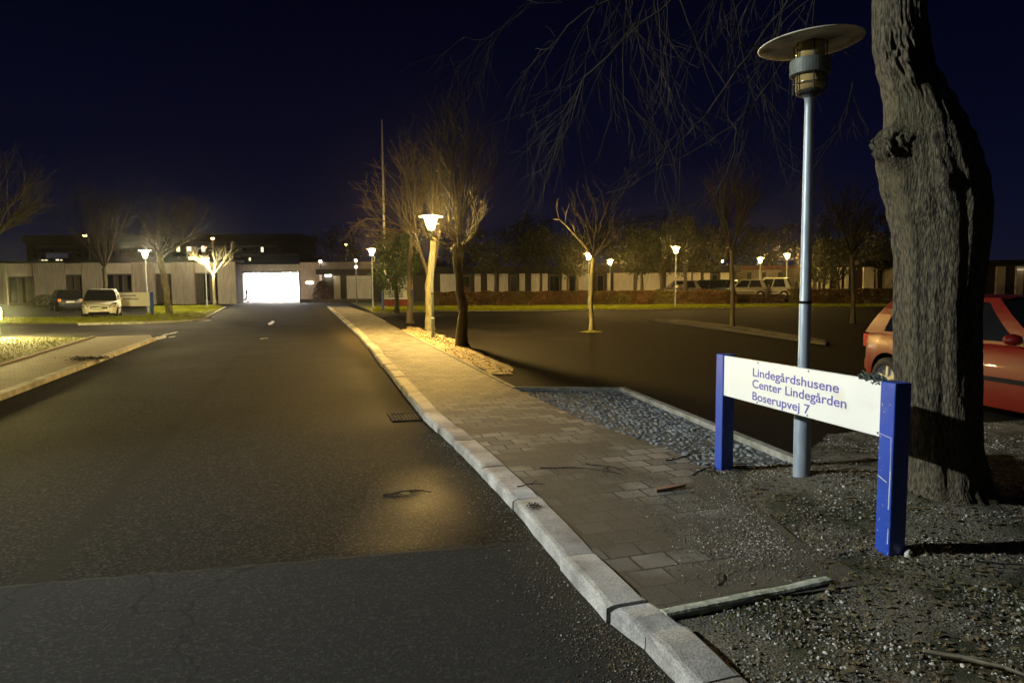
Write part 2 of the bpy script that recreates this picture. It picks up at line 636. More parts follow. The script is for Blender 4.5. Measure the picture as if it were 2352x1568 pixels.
kin = [(1599, 1566), (1483, 1449), (1404, 1390), (1293, 1272), (1182, 1143), (1110, 1071), (1046, 1010), (1008, 978), (971, 946), (938, 905), (905, 864), (880, 834), (853, 800), (830, 774), (808, 752), (785, 731), (765, 714), (752, 703)]
kerbpts = [P(x, y, KZ) for x, y in kin]
d0 = (kerbpts[0] - kerbpts[2]).normalized()
kerbpts.insert(0, kerbpts[0] + d0 * 1.2)
kerbpts.insert(0, kerbpts[0] + d0 * 2.5)
kerbpts.insert(0, kerbpts[0] + d0 * 8)
KW = .20


def offs(pts, dist):
    out = []
    for i, p in enumerate(pts):
        d = (pts[min(i + 1, len(pts) - 1)] - pts[max(i - 1, 0)])
        d.z = 0
        d.normalize()
        out.append(p + Vector((d.y, -d.x, 0)) * dist)
    return out


kout = offs(kerbpts, KW)
roadL = [P(x, y) for x, y in ((0, 912), (350, 782))]
# road and side street: one sheet; everything that stands on it is raised
g = MB()
a = kerbpts
poly = [(p.x + .1, p.y) for p in a] + [(-10, 100), (-80, 100), (-80, -15), (a[0].x - 5, -15)]
g.v = [(x, y, 0) for x, y in poly]
g.f = [tuple(range(len(poly)))]
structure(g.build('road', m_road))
g = MB()
g.quad((-12, 3, -.008), (120, 3, -.008), (120, 160, -.008), (-60, 160, -.008))
g.v[0] = (a[1].x, a[1].y, -.008)
g.v[1] = (120, a[1].y, -.008)
structure(g.build('parking_lot', m_lot))

# kerb stones of the right-hand kerb
g = MB()
random.seed(3)


def kstone(g, a0, a1, b1, b0, zt, gap):
    L_ = (a1 - a0).length
    t = gap / max(L_, .01)
    p0 = a0.lerp(a1, t)
    p1 = a0.lerp(a1, 1 - t)
    q0 = b0.lerp(b1, t)
    q1 = b0.lerp(b1, 1 - t)
    n = len(g.v)
    nl = max(2, int(L_ / .12))
    z1 = zt + U(-.006, .006)
    z2 = zt + U(-.006, .006)
    # cross section: foot, face, chipped arris, top inner, top outer, foot
    for i in range(nl + 1):
        s = i / nl
        A = p0.lerp(p1, s)
        B = q0.lerp(q1, s)
        out = (A - B).normalized()
        j = noise.noise(Vector((A.x * 5, A.y * 5, 1))) * .008
        zz = z1 * (1 - s) + z2 * s + j * .5
        ch = .018 + .012 * noise.noise(Vector((A.x * 9, A.y * 9, 5)))
        endc = .01 if i in (0, nl) else 0
        for q, z in ((A + out * (.015 + j), -.05), (A + out * (.012 + j), zz - ch * 1.3), (A - out * ch * .4, zz - ch * .3 - endc), (A - out * ch * 1.5, zz - endc), (B + out * .02, zz - endc), (B, zz - .015), (B, -.05)):
            g.v.append((q.x, q.y, z))
    m = 7
    for i in range(nl):
        for k in range(m - 1):
            g.f.append((n + i * m + k, n + (i + 1) * m + k, n + (i + 1) * m + k + 1, n + i * m + k + 1))
    g.f.append(tuple(n + k for k in range(m)))
    g.f.append(tuple(n + nl * m + k for k in range(m))[::-1])


# joints at surveyed places near the camera; further off, about one metre long
L_joint = []
for i in range(len(kerbpts) - 1):
    A, B = kerbpts[i], kerbpts[i + 1]
    n = 1 if (B - A).length < 1.4 else int(round((B - A).length / 1.0))
    for k in range(n):
        L_joint.append((A.lerp(B, k / n), kout[i].lerp(kout[i + 1], k / n)))
L_joint.append((kerbpts[-1], kout[-1]))
for i in range(len(L_joint) - 1):
    a0, b0 = L_joint[i]
    a1, b1 = L_joint[i + 1]
    sh = U(-.012, .012)
    o_ = Vector((sh, 0, 0))
    kstone(g, a0 + o_, a1 + o_, b1 + o_, b0 + o_, KZ, .006 if i != 4 else .012)
structure(g.build('kerb', m_granite, smooth=False, recalc=True))

# right pavement
pv_right = [(1900, 1335), (1835, 1240), (1750, 1168), (1640, 1092), (1560, 1042), (1330, 960), (1180, 890), (1080, 838), (985, 790), (930, 762), (885, 738), (850, 720), (800, 703)]
pr = [P(x, y, .07) for x, y in pv_right]
near = P(1520, 1402, .07)
# pavement polygon from the kerb back
kk = [p for p in kout if p.y > near.y + .02]
# start on kerb at the end of the edging
poly = [(near.x - .02, near.y)] + [(p.x + .25, p.y - .02) for p in pr[:1]] + [(p.x, p.y) for p in pr[1:]] + [(p.x, p.y) for p in kk[::-1]]
g = MB().prism(poly, -.02, .07)
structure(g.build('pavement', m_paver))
# edging line on its right side (far part) and along the cobble bed
g = MB()


def strip(g, pts, wd, z0, z1):
    o1 = offs(pts, wd / 2)
    o2 = offs(pts, -wd / 2)
    for i in range(len(pts) - 1):
        b = len(g.v)
        for q in (o2[i], o1[i], o1[i + 1], o2[i + 1]):
            g.v.append((q.x, q.y, z0))
        for q in (o2[i], o1[i], o1[i + 1], o2[i + 1]):
            g.v.append((q.x, q.y, z1))
        g.f += [(b, b + 3, b + 2, b + 1), (b + 4, b + 5, b + 6, b + 7), (b, b + 1, b + 5, b + 4), (b + 1, b + 2, b + 6, b + 5), (b + 2, b + 3, b + 7, b + 6), (b + 3, b, b + 4, b + 7)]


strip(g, [P(x, y, .08) for x, y in ((1182, 890), (1080, 838), (985, 790), (930, 762))], .07, -.02, .085)
strip(g, [P(x, y, .08) for x, y in ((885, 738), (850, 720))], .07, -.02, .085)
structure(g.build('pavement_edging', m_edge))
g = MB()
strip(g, [P(x, y, .08) for x, y in ((1188, 891), (1426, 893))], .05, -.02, .10)
strip(g, [P(x, y, .08) for x, y in ((1428, 893), (1840, 1062))], .08, -.02, .11)
structure(g.build('bed_edging', m_edge))
# mossy rounded stone edging at the near end of the pavement
pts = [P(x, y, .09) for x, y in ((1524, 1402), (1570, 1392), (1620, 1383), (1670, 1373), (1730, 1361), (1790, 1349), (1850, 1338), (1905, 1327))]
sm = []
for i in range(len(pts) - 1):
    for k in range(4):
        sm.append(pts[i].lerp(pts[i + 1], k / 4))
sm.append(pts[-1])
g = MB()
nn = len(sm)
for i, p in enumerate(sm):
    d = (sm[min(i + 1, nn - 1)] - sm[max(i - 1, 0)]).normalized()
    q = Vector((d.y, -d.x, 0))
    c_ = p + q * .004 * noise.noise(p * 5)
    zt_ = .090 + .004 * noise.noise(p * 6)
    for (o_, zz) in ((-.031, -.02), (-.031, zt_ - .010), (-.023, zt_ - .001), (0, zt_ + .001), (.023, zt_ - .001), (.031, zt_ - .010), (.031, -.02)):
        e_ = c_ + q * (o_ + .003 * noise.noise(Vector((p.x * 11, o_ * 50, p.y * 11))))
        g.v.append((e_.x, e_.y, zz))
for i in range(nn - 1):
    for k in range(6):
        g.f.append((i * 7 + k, i * 7 + k + 1, (i + 1) * 7 + k + 1, (i + 1) * 7 + k))
g.f.append(tuple(range(7)))
g.f.append(tuple((nn - 1) * 7 + k for k in range(7))[::-1])
structure(g.build('edging_stone', m_mossstone, recalc=True))

# cobble bed
bedp = [P(x, y, .05) for x, y in ((1185, 893), (1425, 895), (1835, 1062), (1840, 1110), (1690, 1110), (1600, 1085), (1540, 1040), (1330, 962))]
g = MB().prism([(p.x, p.y) for p in bedp], -.02, .05)
structure(g.build('cobble_bed', m_bedsoil))


def inside(x, y, poly):
    c = False
    n = len(poly)
    for i in range(n):
        x1, y1 = poly[i][0], poly[i][1]
        x2, y2 = poly[(i + 1) % n][0], poly[(i + 1) % n][1]
        if (y1 > y) != (y2 > y) and x < (x2 - x1) * (y - y1) / (y2 - y1) + x1:
            c = not c
    return c


bp2 = [(p.x, p.y) for p in bedp]
random.seed(11)
g = MB()
xs = [p[0] for p in bp2]
ys = [p[1] for p in bp2]
y = min(ys)
row = 0
while y < max(ys):
    x = min(xs) - (row % 2) * .05
    while x < max(xs):
        xx, yy = x + U(-.015, .015), y + U(-.012, .012)
        if inside(xx, yy, bp2) and R() < .88:
            g.stone((xx, yy, .046 + U(-.008, .010)), U(.024, .040), .38)
        x += .062
    y += .055
    row += 1
tag(g.build('cobblestones', m_cobble), 'small grey blue cobbles set in grit between pavement and parking lot', 'cobbles', kind='stuff')

# soil and gravel round the sign and the tree
soilpoly = [(p.x, p.y) for p in [P(1530, 1420, .05), P(1860, 1318, .05), P(1790, 1226, .05), P(1700, 1152, .05), P(1600, 1075, .05), P(1670, 1070, .05), P(1760, 1072, .05), P(1835, 1068, .05), P(1900, 1010), P(2100, 990), P(2352, 975)]] + [(9, 7.2), (9, -2), (kout[1].x + .01, kout[1].y)]
kline = [(p.x, p.y) for p in kout[:6]]
soilpoly += [(p.x + .0, p.y) for p in kout[2:6] if p.y < near.y - .02]
trunkc = P(2165, 1165)
trunkc = P(2172, 1174, .1)
trunkc.y += .30
trunkc.x += .17
trunkc.z = 0
print('TRUNK', trunkc)
lampfoot = P(1841, 1097, .10)


def soilz(x, y):
    z = .055 + .022 * noise.noise(Vector((x * 1.6, y * 1.6, 0))) + .010 * noise.noise(Vector((x * 6, y * 6, 2))) + .006 * noise.noise(Vector((x * 18, y * 18, 3)))
    d = math.hypot(x - trunkc.x, y - trunkc.y)
    z += .10 * math.exp(-(d / .9) ** 2)
    d = math.hypot(x - lampfoot.x - .1, y - lampfoot.y + .05)
    z += .05 * math.exp(-(d / .3) ** 2)
    return z


g = MB()
step = .045
nx, ny = int(9.0 / step), int(9.5 / step)
idx = {}
for j in range(ny):
    for i in range(nx):
        x = .4 + i * step
        y = -1.2 + j * step
        if inside(x, y, soilpoly):
            for di, dj in ((0, 0), (1, 0), (1, 1), (0, 1)):
                key = (i + di, j + dj)
                if key not in idx:
                    idx[key] = len(g.v)
                    X, Y = .4 + (i + di - .5) * step, -1.2 + (j + dj - .5) * step
                    X += .012 * math.sin(i * 7.3 + j * 3.1)
                    g.v.append((X, Y, soilz(X, Y)))
            g.f.append(tuple(idx[(i + di, j + dj)] for di, dj in ((0, 0), (1, 0), (1, 1), (0, 1))))
structure(g.build('soil', m_soil, smooth=True))

random.seed(5)
g1, g2, g3 = MB(), MB(), MB()
cnt = 0
while cnt < 90000:
    # denser near the camera
    y = 1.6 + 6.0 * R() ** 1.6
    x = U(.9, 6.5)
    if not inside(x, y, soilpoly):
        continue
    if math.hypot(x - trunkc.x, y - trunkc.y) < .42:
        continue
    dens = .40 + 1.7 * noise.noise(Vector((x * 1.9, y * 1.9, 9))) + .5 * noise.noise(Vector((x * 7, y * 7, 4)))
    if x > 3.2:
        dens *= .65
    if R() > dens + .22:
        cnt += 1
        continue
    z = soilz(x, y)
    r = U(.003, .008) if R() < .90 else U(.007, .014)
    t = R()
    (g1 if t < .15 else g2 if t < .62 else g3).stone((x, y, z + r * .2), r, .7)
    cnt += 1
# grit along the gutter, on the pavement edge and on the kerb stones' feet
for k in range(3600):
    t = R()
    i = int(t * 9) + 1
    A, B = kerbpts[i], kerbpts[i + 1]
    p = A.lerp(B, R())
    o_ = abs(random.gauss(0, .16)) + .02
    q = p + Vector((-o_, -o_ * .3, 0))
    r = U(.0025, .006)
    (g3 if R() < .75 else g2 if R() < .9 else g1).stone((q.x, q.y, r * .3), r, .7)
for k in range(5200):
    px, py = random.gauss(1740, 95), random.gauss(1195, 65)
    p = P(px, py, .07)
    if inside(p.x, p.y, soilpoly) or p.x > 2.5:
        continue
    r = U(.003, .007)
    (g2 if R() < .5 else g3 if R() < .8 else g1).stone((p.x, p.y, .07 + r * .3), r, .7)
for k in range(5200):
    p = P(random.gauss(1420, 170), random.gauss(1150, 95), .07)
    if p.x < kerbpts[0].x - (p.y - kerbpts[0].y) * .31 + .1 or p.y < near.y:
        continue
    r = U(.0025, .005)
    (g3 if R() < .6 else g2).stone((p.x, p.y, .07 + r * .3), r, .6)
tag(g1.build('pale_gravel', m_peb1), 'whitish pebbles strewn over the dark soil round the sign', 'gravel', kind='stuff')
tag(g2.build('grey_gravel', m_peb2), 'grey grit and small stones over the soil and gutter', 'gravel', kind='stuff')
g3b = g3
# leaf litter: small curled flakes
for k in range(9000):
    x, y = U(1.2, 6), 1.7 + 5.2 * R() ** 1.3
    if not inside(x, y, soilpoly):
        continue
    z = soilz(x, y) + .008
    a0 = U(0, 6.28)
    l = U(.01, .028)
    c, s_ = math.cos(a0), math.sin(a0)
    wd = l * U(.3, .6)
    g3b.quad((x - c * l, y - s_ * l, z), (x + s_ * wd, y - c * wd, z + U(0, .01)), (x + c * l, y + s_ * l, z + U(0, .012)), (x - s_ * wd, y + c * wd, z + U(.0, .01)))
tag(g3b.build('leaf_litter', m_peb3), 'brown leaf litter and crumbs of soil under the big tree', 'leaf litter', kind='stuff')


def grass(name, polys, n, h, label, z0=.0, m=m_grass, lw=.006):
    g = MB()
    for poly, cnt_ in zip(polys, n):
        xs = [p[0] for p in poly]
        ys = [p[1] for p in poly]
        k = 0
        tries = 0
        while k < cnt_ and tries < cnt_ * 12:
            tries += 1
            x, y = U(min(xs), max(xs)), U(min(ys), max(ys))
            if not inside(x, y, poly):
                continue
            k += 1
            a = U(0, 6.28)
            hh = h * U(.5, 1.3)
            dx, dy = math.cos(a) * lw, math.sin(a) * lw
            bx, by = U(-.5, .5) * hh, U(-.5, .5) * hh
            g.tri((x - dx, y - dy, z0), (x + dx, y + dy, z0), (x + bx, y + by, z0 + hh))
    return tag(g.build(name, m), label, 'grass', kind='stuff')


# tufts of moss-grass among the gravel
g = MB()
for (px, py, n_, sp) in ((1980, 1335, 240, .16), (2080, 1290, 160, .14), (1860, 1235, 120, .12), (2170, 1345, 200, .2), (1750, 1390, 120, .12), (2120, 1200, 120, .12), (1650, 1420, 90, .1)):
    c = P(px, py, .05)
    for k in range(n_):
        x, y = random.gauss(c.x, sp), random.gauss(c.y, sp * .8)
        if not inside(x, y, soilpoly):
            continue
        z = soilz(x, y)
        hh = U(.008, .03)
        a = U(0, 6.28)
        g.tri((x - .002, y, z), (x + .002, y, z), (x + math.cos(a) * hh, y + math.sin(a) * hh, z + hh))
tag(g.build('moss_tufts', m_grass), 'green moss and short grass tufts among the gravel', 'moss', kind='stuff')

# left pavement, kerb and lawn
LP0 = [P(x, y, .08) for x, y in ((0, 903), (200, 831), (352, 776))]
dL = (LP0[0] - LP0[2]).normalized()
LP0.insert(0, LP0[0] + dL * 6)
rL = [P(x, y, .08) for x, y in ((345, 768), (215, 773), (0, 838))]
rL.append(rL[-1] + dL * 6.5)
g = MB().prism([(p.x, p.y) for p in LP0] + [(p.x, p.y) for p in rL], -.02, .075)
structure(g.build('pavement_left', m_paverleft, recalc=True))
g = MB()
pts = LP0
strip(g, [pts[0] + (pts[1] - pts[0]) * t / 8 for t in range(8)] + pts[1:], .16, -.03, .09)
structure(g.build('kerb_left', m_granite))
g = MB()
strip(g, [p + Vector((0, 0, 0)) for p in rL[1:]][::-1], .08, -.02, .10)
structure(g.build('pavement_edging_left', mat('reddish_edging', (.12, .07, .05), (.08, .05, .04), .9, 8)))
lawn = [(p.x - .03, p.y) for p in rL[1:]] + [(-30, 3), (-40, 21.5)] + [(p.x, p.y) for p in [P(0, 768), P(215, 769)]]
lawn1 = [(rL[1].x, rL[1].y), (rL[2].x, rL[2].y), (rL[3].x, rL[3].y), (-32, rL[3].y), (-32, P(0, 768).y)]
g = MB().prism(lawn1, -.02, .05)
structure(g.build('lawn_left', m_turf, recalc=True))
grass('grass_left', [lawn1], [42000], .05, 'short lit grass left of the near pavement', .05, lw=.009)
# far-left lawn beside the building
fl = [P(x, y) for x, y in ((0, 742), (300, 741), (462, 735), (515, 706), (300, 712), (0, 722))]
fl = [P(0, 743), P(180, 743), P(330, 740), P(440, 735), P(468, 731), P(515, 707), P(500, 702), P(345, 705), P(335, 727), P(160, 731), P(0, 733)]
flp = [(p.x, p.y) for p in fl]
flp[0] = (flp[0][0] - 8, flp[0][1])
flp[-1] = (flp[-1][0] - 8, flp[-1][1])
g = MB().prism(flp, -.02, .06)
structure(g.build('lawn_far_left', m_turf, recalc=True))
g = MB()
strip(g, [P(x, y, .05) for x, y in ((180, 744), (330, 741), (440, 736), (470, 731), (517, 706))], .15, -.02, .09)
structure(g.build('kerb_far_left', m_edge))
# pale path between lawn and road
g = MB().prism([(p.x, p.y) for p in [P(400, 733), P(440, 733.5), P(466, 729.5), P(512, 707), P(498, 706)]], -.02, .066)
structure(g.build('path', m_edge, recalc=True))
grass('grass_far_left', [flp], [26000], .06, 'yellow green grass verge in front of the concrete building', .06, lw=.02)
# right: lawn strip in front of the hedge
ra = [P(860, 718), P(1000, 715), P(1250, 714), P(1500, 711), P(1750, 707), P(2060, 704), P(2352, 700)]
fr = [(p.x, p.y) for p in ra]
back = [PX(2400, 75), PX(800, 75)]
fr2 = fr + [(p.x, p.y) for p in back]
g = MB().prism(fr2, -.02, .03)
structure(g.build('lawn_right', m_turf, recalc=True))
gstrip = fr + [(p.x, p.y) for p in [PX(2352, 55), PX(1500, 55), PX(850, 55)]]
grass('grass_right', [gstrip], [52000], .07, 'yellow green grass strip between the parking lot and the hedge', .03, lw=.025)
g = MB()
strip(g, [p + Vector((0, -.1, 0)) for p in ra], .13, -.02, .05)
structure(g.build('lot_kerb', m_edge))
# sandy patch round the lit lamp
random.seed(8)
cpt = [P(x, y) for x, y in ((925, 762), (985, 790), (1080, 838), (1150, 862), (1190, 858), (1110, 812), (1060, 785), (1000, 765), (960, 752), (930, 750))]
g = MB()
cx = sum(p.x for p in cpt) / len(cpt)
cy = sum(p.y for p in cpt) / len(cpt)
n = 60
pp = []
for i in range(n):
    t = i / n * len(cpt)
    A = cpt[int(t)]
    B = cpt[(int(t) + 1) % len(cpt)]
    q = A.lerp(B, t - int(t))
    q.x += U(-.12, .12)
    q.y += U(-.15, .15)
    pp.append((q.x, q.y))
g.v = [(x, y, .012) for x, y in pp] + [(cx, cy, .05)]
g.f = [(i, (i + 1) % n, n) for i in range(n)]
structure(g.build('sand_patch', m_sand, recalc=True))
g = MB()
for k in range(1500):
    i = random.randrange(len(pp))
    t = U(0.1, 1.05)
    x, y = cx + (pp[i][0] - cx) * t, cy + (pp[i][1] - cy) * t
    l = U(.012, .034)
    a0 = U(0, 6.28)
    c, s_ = math.cos(a0) * l, math.sin(a0) * l
    z = .05 + U(0, .03) - .03 * t
    g.quad((x - c, y - s_, z), (x + s_ * .6, y - c * .6, z + U(0, .02)), (x + c, y + s_, z), (x - s_ * .6, y + c * .6, z + U(0, .02)))
tag(g.build('fallen_leaves', m_peb3), 'fallen leaves on the pale ground round the lit lamp', 'leaves', kind='stuff')

# long planting strip in the lot
g = MB().prism([(p.x, p.y) for p in [P(1500, 736), P(1560, 735), P(1690, 750), P(1900, 785), P(1885, 790), P(1675, 759)]], -.02, .05)
structure(g.build('planting_strip', m_soil, recalc=True))
g = MB()
strip(g, [P(1900, 792), P(1680, 760.5), P(1496, 737)], .10, -.02, .07)
structure(g.build('planting_edging', mat('dark_edging', (.04, .038, .033), (.025, .023, .02), .9, 8)))

# islands of the parking lot trees
def island(px, py, r):
    c = P(px, py)
    g = MB()
    n = 18
    g.v = [(c.x + r * math.cos(k * 2 * PI / n) * U(.8, 1.2), c.y + r * math.sin(k * 2 * PI / n) * U(.8, 1.2), .0) for k in range(n)] + [(c.x, c.y, .07)]
    g.f = [(k, (k + 1) % n, n) for k in range(n)]
    return structure(g.build('tree_bed', m_turf))


# worn paint marks
g = MB()


def blob(g, px0, py0, px1, py1, wpx, z=.006):
    A, B = P(px0, py0, z), P(px1, py1, z)
    d = (B - A).normalized()
    s = Vector((d.y, -d.x, 0)) * wpx
    n = 9
    pts = []
    for k in range(n):
        t = k / (n - 1)
        pts.append(A.lerp(B, t) + s * (U(.5, 1.1)) * math.sin(.3 + 2.6 * t))
    for k in range(n - 1, -1, -1):
        t = k / (n - 1)
        pts.append(A.lerp(B, t) - s * (U(.5, 1.1)) * math.sin(.3 + 2.6 * t))
    b = len(g.v)
    g.v += [tuple(p) for p in pts]
    g.f.append(tuple(range(b, b + len(pts))))


blob(g, 346, 782, 380, 770, .22)
blob(g, 372, 770, 408, 762, .12)
blob(g, 388, 775, 402, 772, .08)
structure(g.build('road_marking', m_paint))
g = MB()
blob(g, 619, 746, 627, 737, .14)
structure(g.build('centre_marking', mat('white_marking', (.8, .76, .7), (.5, .48, .42), .4, 6)))
g = MB()
blob(g, 596, 778, 616, 776, .09)
blob(g, 462, 737, 473, 734, .4)
structure(g.build('centre_patch', m_paint))

# drain grate
c = P(942, 957)
r_ = empty('drain_grate', (c.x, c.y, 0), ROADANG, 'cast iron drain grate in the gutter beside the right kerb', 'drain')
g = MB()
for k in range(10):
    x = -.2 + k * .043
    g.box(x, x + .018, -.2, .2, .004, .016)
bevel(g.build('bars', mat('worn_grate_steel', (.07, .065, .05), (.03, .025, .02), .9, 20, spec=.1), r_), .003, 1)
g = MB()
g.box(-.25, .25, -.27, -.21, .001, .014).box(-.25, .25, .21, .27, .001, .014).box(-.25, -.21, -.21, .21, .001, .014).box(.2, .25, -.21, .21, .001, .014)
g.build('frame', m_iron, r_)
g = MB()
g.box(-.21, .2, -.21, .21, -.2, .003)
g.build('pit', m_black, r_)


# ------------------------------------------------------------------ twigs
def twig(px, py, length, ang, label, z=.0, r=.006, sub=3, seed=0, mt=m_twigdark, name='fallen_twig'):
    random.seed(seed)
    c = P(px, py, z)
    g = MB()

    def br(p, a, l, rr, lev):
        pts = [p]
        q = p.copy()
        for k in range(6):
            a += U(-.35, .35)
            q = q + Vector((math.cos(a), math.sin(a), 0)) * l / 6
            q.z = rr + .012 * math.sin(k * .6) * (1 if lev == 0 else 1.6)
            pts.append(q.copy())
        g.tube(pts, [rr * (1 - .1 * k) for k in range(7)], 5)
        if lev < 1:
            for s in range(sub):
                i = random.randrange(1, 5)
                br(pts[i].copy(), a + random.choice((-1, 1)) * U(.4, 1), l * U(.3, .6), rr * .6, lev + 1)
    br(Vector((0, 0, r)), ang, length, r, 0)
    o = g.build(name, mt, loc=(c.x, c.y, z))
    return tag(o, label, 'twig', 'twigs dropped on road and pavement')


twig(880, 1137, .30, .35, 'forked dark twig lying on the road asphalt left of the kerb', 0, .007, 4, 1)
twig(1188, 1118, .22, -.1, 'thin twig lying across the middle of the granite kerb', KZ, .005, 1, 2)
twig(1205, 1200, .26, .7, 'dark twig in the road gutter below the kerb', 0, .005, 3, 3)
twig(1590, 1095, .75, 1.2, 'largest branching twig where cobbles, pavement and gravel meet', .06, .009, 6, 4, m_twigdark)
twig(1530, 1058, .6, .3, 'long curved twig lying on the cobble bed edge', .07, .006, 4, 5)
twig(1345, 1065, .45, -1.0, 'small hooked twig in the middle of the pavement', .07, .005, 3, 6)
twig(1240, 1075, .7, .1, 'long straight twig lying across the pavement joints', .07, .005, 2, 7)
twig(1650, 1345, .16, 1.3, 'short curved twig on the slab near the mossy edging', .07, .005, 1, 8)
twig(2120, 1500, .42, -.4, 'pale thick stick on the gravel at the bottom right', .06, .012, 1, 9, mat('pale_stick', (.20, .17, .11), (.12, .10, .07), .85, 20))
twig(1380, 1285, .2, .2, 'tiny twig lying on the road gutter grit near the kerb joint', 0, .004, 3, 10)
twig(2240, 1290, .8, -.3, 'thin bent twig on the dark ground right of the blue post', .09, .006, 4, 12)
# broken piece of brick/wood
c = P(1537, 1124, .07)
g = MB()
g.box(-.13, .13, -.035, .035, 0, .022)
g.v = [(x + (.03 if y > 0 else 0), y * (.35 if x > .1 else 1), z + (.008 if x > 0 else 0)) for x, y, z in g.v]
o = bevel(g.build('wood_chip', m_wood, loc=(c.x, c.y, .07)), .004, 2)
o.rotation_euler = (0, 0, .35)
tag(o, 'reddish splintered piece of wood lying on the pavement', 'wood piece')
# dead leaf clump on kerb stone
c = P(1222, 1163, KZ)
g = MB()
random.seed(21)
for k in range(70):
    x, y = random.gauss(0, .025), random.gauss(0, .03)
    l = U(.006, .016)
    a0 = U(0, 6.28)
    cc, ss = math.cos(a0) * l, math.sin(a0) * l
    z = U(.002, .014)
    g.quad((x - cc, y - ss, z), (x + ss * .5, y - cc * .5, z), (x + cc, y + ss, z + U(-.002, .008)), (x - ss * .5, y + cc * .5, z))
tag(g.build('moss_clump', m_twigdark, loc=(c.x, c.y, KZ + .002)), 'dark clump of dead moss on top of a granite kerb stone', 'moss clump')
# leaf clump on left kerb
c = P(205, 824, .09)
g = MB()
for k in range(160):
    x, y = random.gauss(0, .28), random.gauss(0, .14)
    l = U(.03, .09)
    a0 = U(0, 6.28)
    cc, ss = math.cos(a0) * l, math.sin(a0) * l
    z = U(0, .07)
    g.quad((x - cc, y - ss, z), (x + ss * .5, y - cc * .5, z), (x + cc, y + ss, z + U(-.002, .03)), (x - ss * .5, y + cc * .5, z))
tag(g.build('weed_clump', m_twigdark, loc=(c.x, c.y, .07)), 'dark weed clump growing over the left kerb', 'weeds', kind='stuff')
c = P(2088, 1282, .05)
g = MB()
random.seed(5)
g.stone((0, 0, .02), .035, .8)
tag(g.build('stone', m_peb1, loc=(c.x, c.y, .055)), 'fist sized pale stone at the foot of the right blue post', 'stone')

# ------------------------------------------------------------------ street lamps
def lamp(foot, H=3.7, lit='warm', label='', group=None, tilt=0, name='street_lamp', detail=True):
    """park lamp: slim pole, two glass cylinders with a collar and a flat disc shade"""
    k = H / 3.7
    r0 = empty(name, foot, 0, label, 'street lamp', group)
    n = 20 if detail else 10
    g = MB().lathe([(.064, 0), (.064, .62), (.058, .66), (.0, .66)], n)
    g.v = [(x, y, z) for x, y, z in g.v]
    g.build('base_sleeve', m_pole, r0, True)
    g = MB().lathe([(.045, .6), (.043, 1.38), (.042, 1.385), (.042, 1.40), (.040, 1.405), (.033, H - (.56 if lit != 'off' else .47)), (.034, H - (.47 if lit != 'off' else .40)), (.05, H - (.46 if lit != 'off' else .39))], n)
    g.build('pole', m_pole, r0, True)
    if detail:
        g = MB().lathe([(.0445, 1.383), (.046, 1.386), (.046, 1.402), (.043, 1.405)], n)
        g.build('joint_ring', m_black, r0)
    hs = .86 if lit == 'off' else 1.0
    z = lambda h: H - (3.7 - h) * hs
    gm = {'near': m_lampnear, 'pale': m_lamppale, 'warm': m_lampwhite, 'mid': m_lampmid, 'off': m_amber, 'cool': m_lampcool}[lit]
    if lit == 'off':
        g = MB().lathe([(.0, z(3.30)), (.100, z(3.30)), (.102, z(3.425)), (.0, z(3.425))], n)
        g.build('glass', gm, r0, True)
        g = MB().lathe([(.0, z(3.555)), (.102, z(3.555)), (.102, z(3.69)), (.0, z(3.69))], n)
        g.build('glass', gm, r0, True)
        g = MB().lathe([(.130, z(3.425)), (.142, z(3.43)), (.142, z(3.55)), (.130, z(3.556)), (.104, z(3.556)), (.104, z(3.426)), (.130, z(3.425))], n * 2)
        g.build('collar', m_collar, r0, False)
    else:
        g = MB().lathe([(.0, z(3.30)), (.088, z(3.30)), (.125, z(3.44)), (.175, z(3.60)), (.20, z(3.685)), (.0, z(3.685))], n)  # lit glass flared into the funnel shape of an overexposed lamp head
        g.build('glass', gm, r0, True)
        g = MB().lathe([(.150, z(3.465)), (.158, z(3.467)), (.162, z(3.485)), (.154, z(3.487)), (.150, z(3.465))], n * 2)
        g.build('collar', m_shadelit, r0, False)
    g = MB().lathe([(.045, z(3.24)), (.055, z(3.26)), (.088, z(3.27)), (.10, z(3.285)), (.09, z(3.298)), (0, z(3.298))], n)
    g.build('glass_seat', m_cage, r0, False)
    M = Matrix.Translation((0, 0, z(3.70))) @ Matrix.Rotation(tilt, 4, 'Y')
    g = MB().lathe([(0, .045), (.1, .04), (.27, .018), (.36, 0), (.37, -.006), (.36, -.012), (.25, .0), (0, .0)], 40 if detail else 20, M=M)
    g.build('shade', m_shade if lit == 'off' else m_shadelit, r0, True)
    if detail and lit == 'off':
        for a in range(6):
            a = a * PI / 3 + .35
            x, y = .118 * math.cos(a), .118 * math.sin(a)
            MB().tube([(x, y, z(3.285)), (x, y, z(3.69))], .0055, 6).build('guard_bar', m_cage, r0)
        for hh in (3.35,):
            MB().tube([(.118 * math.cos(q * PI / 10), .118 * math.sin(q * PI / 10), z(hh)) for q in range(21)], .004, 5).build('guard_ring', m_cage, r0)
    return r0


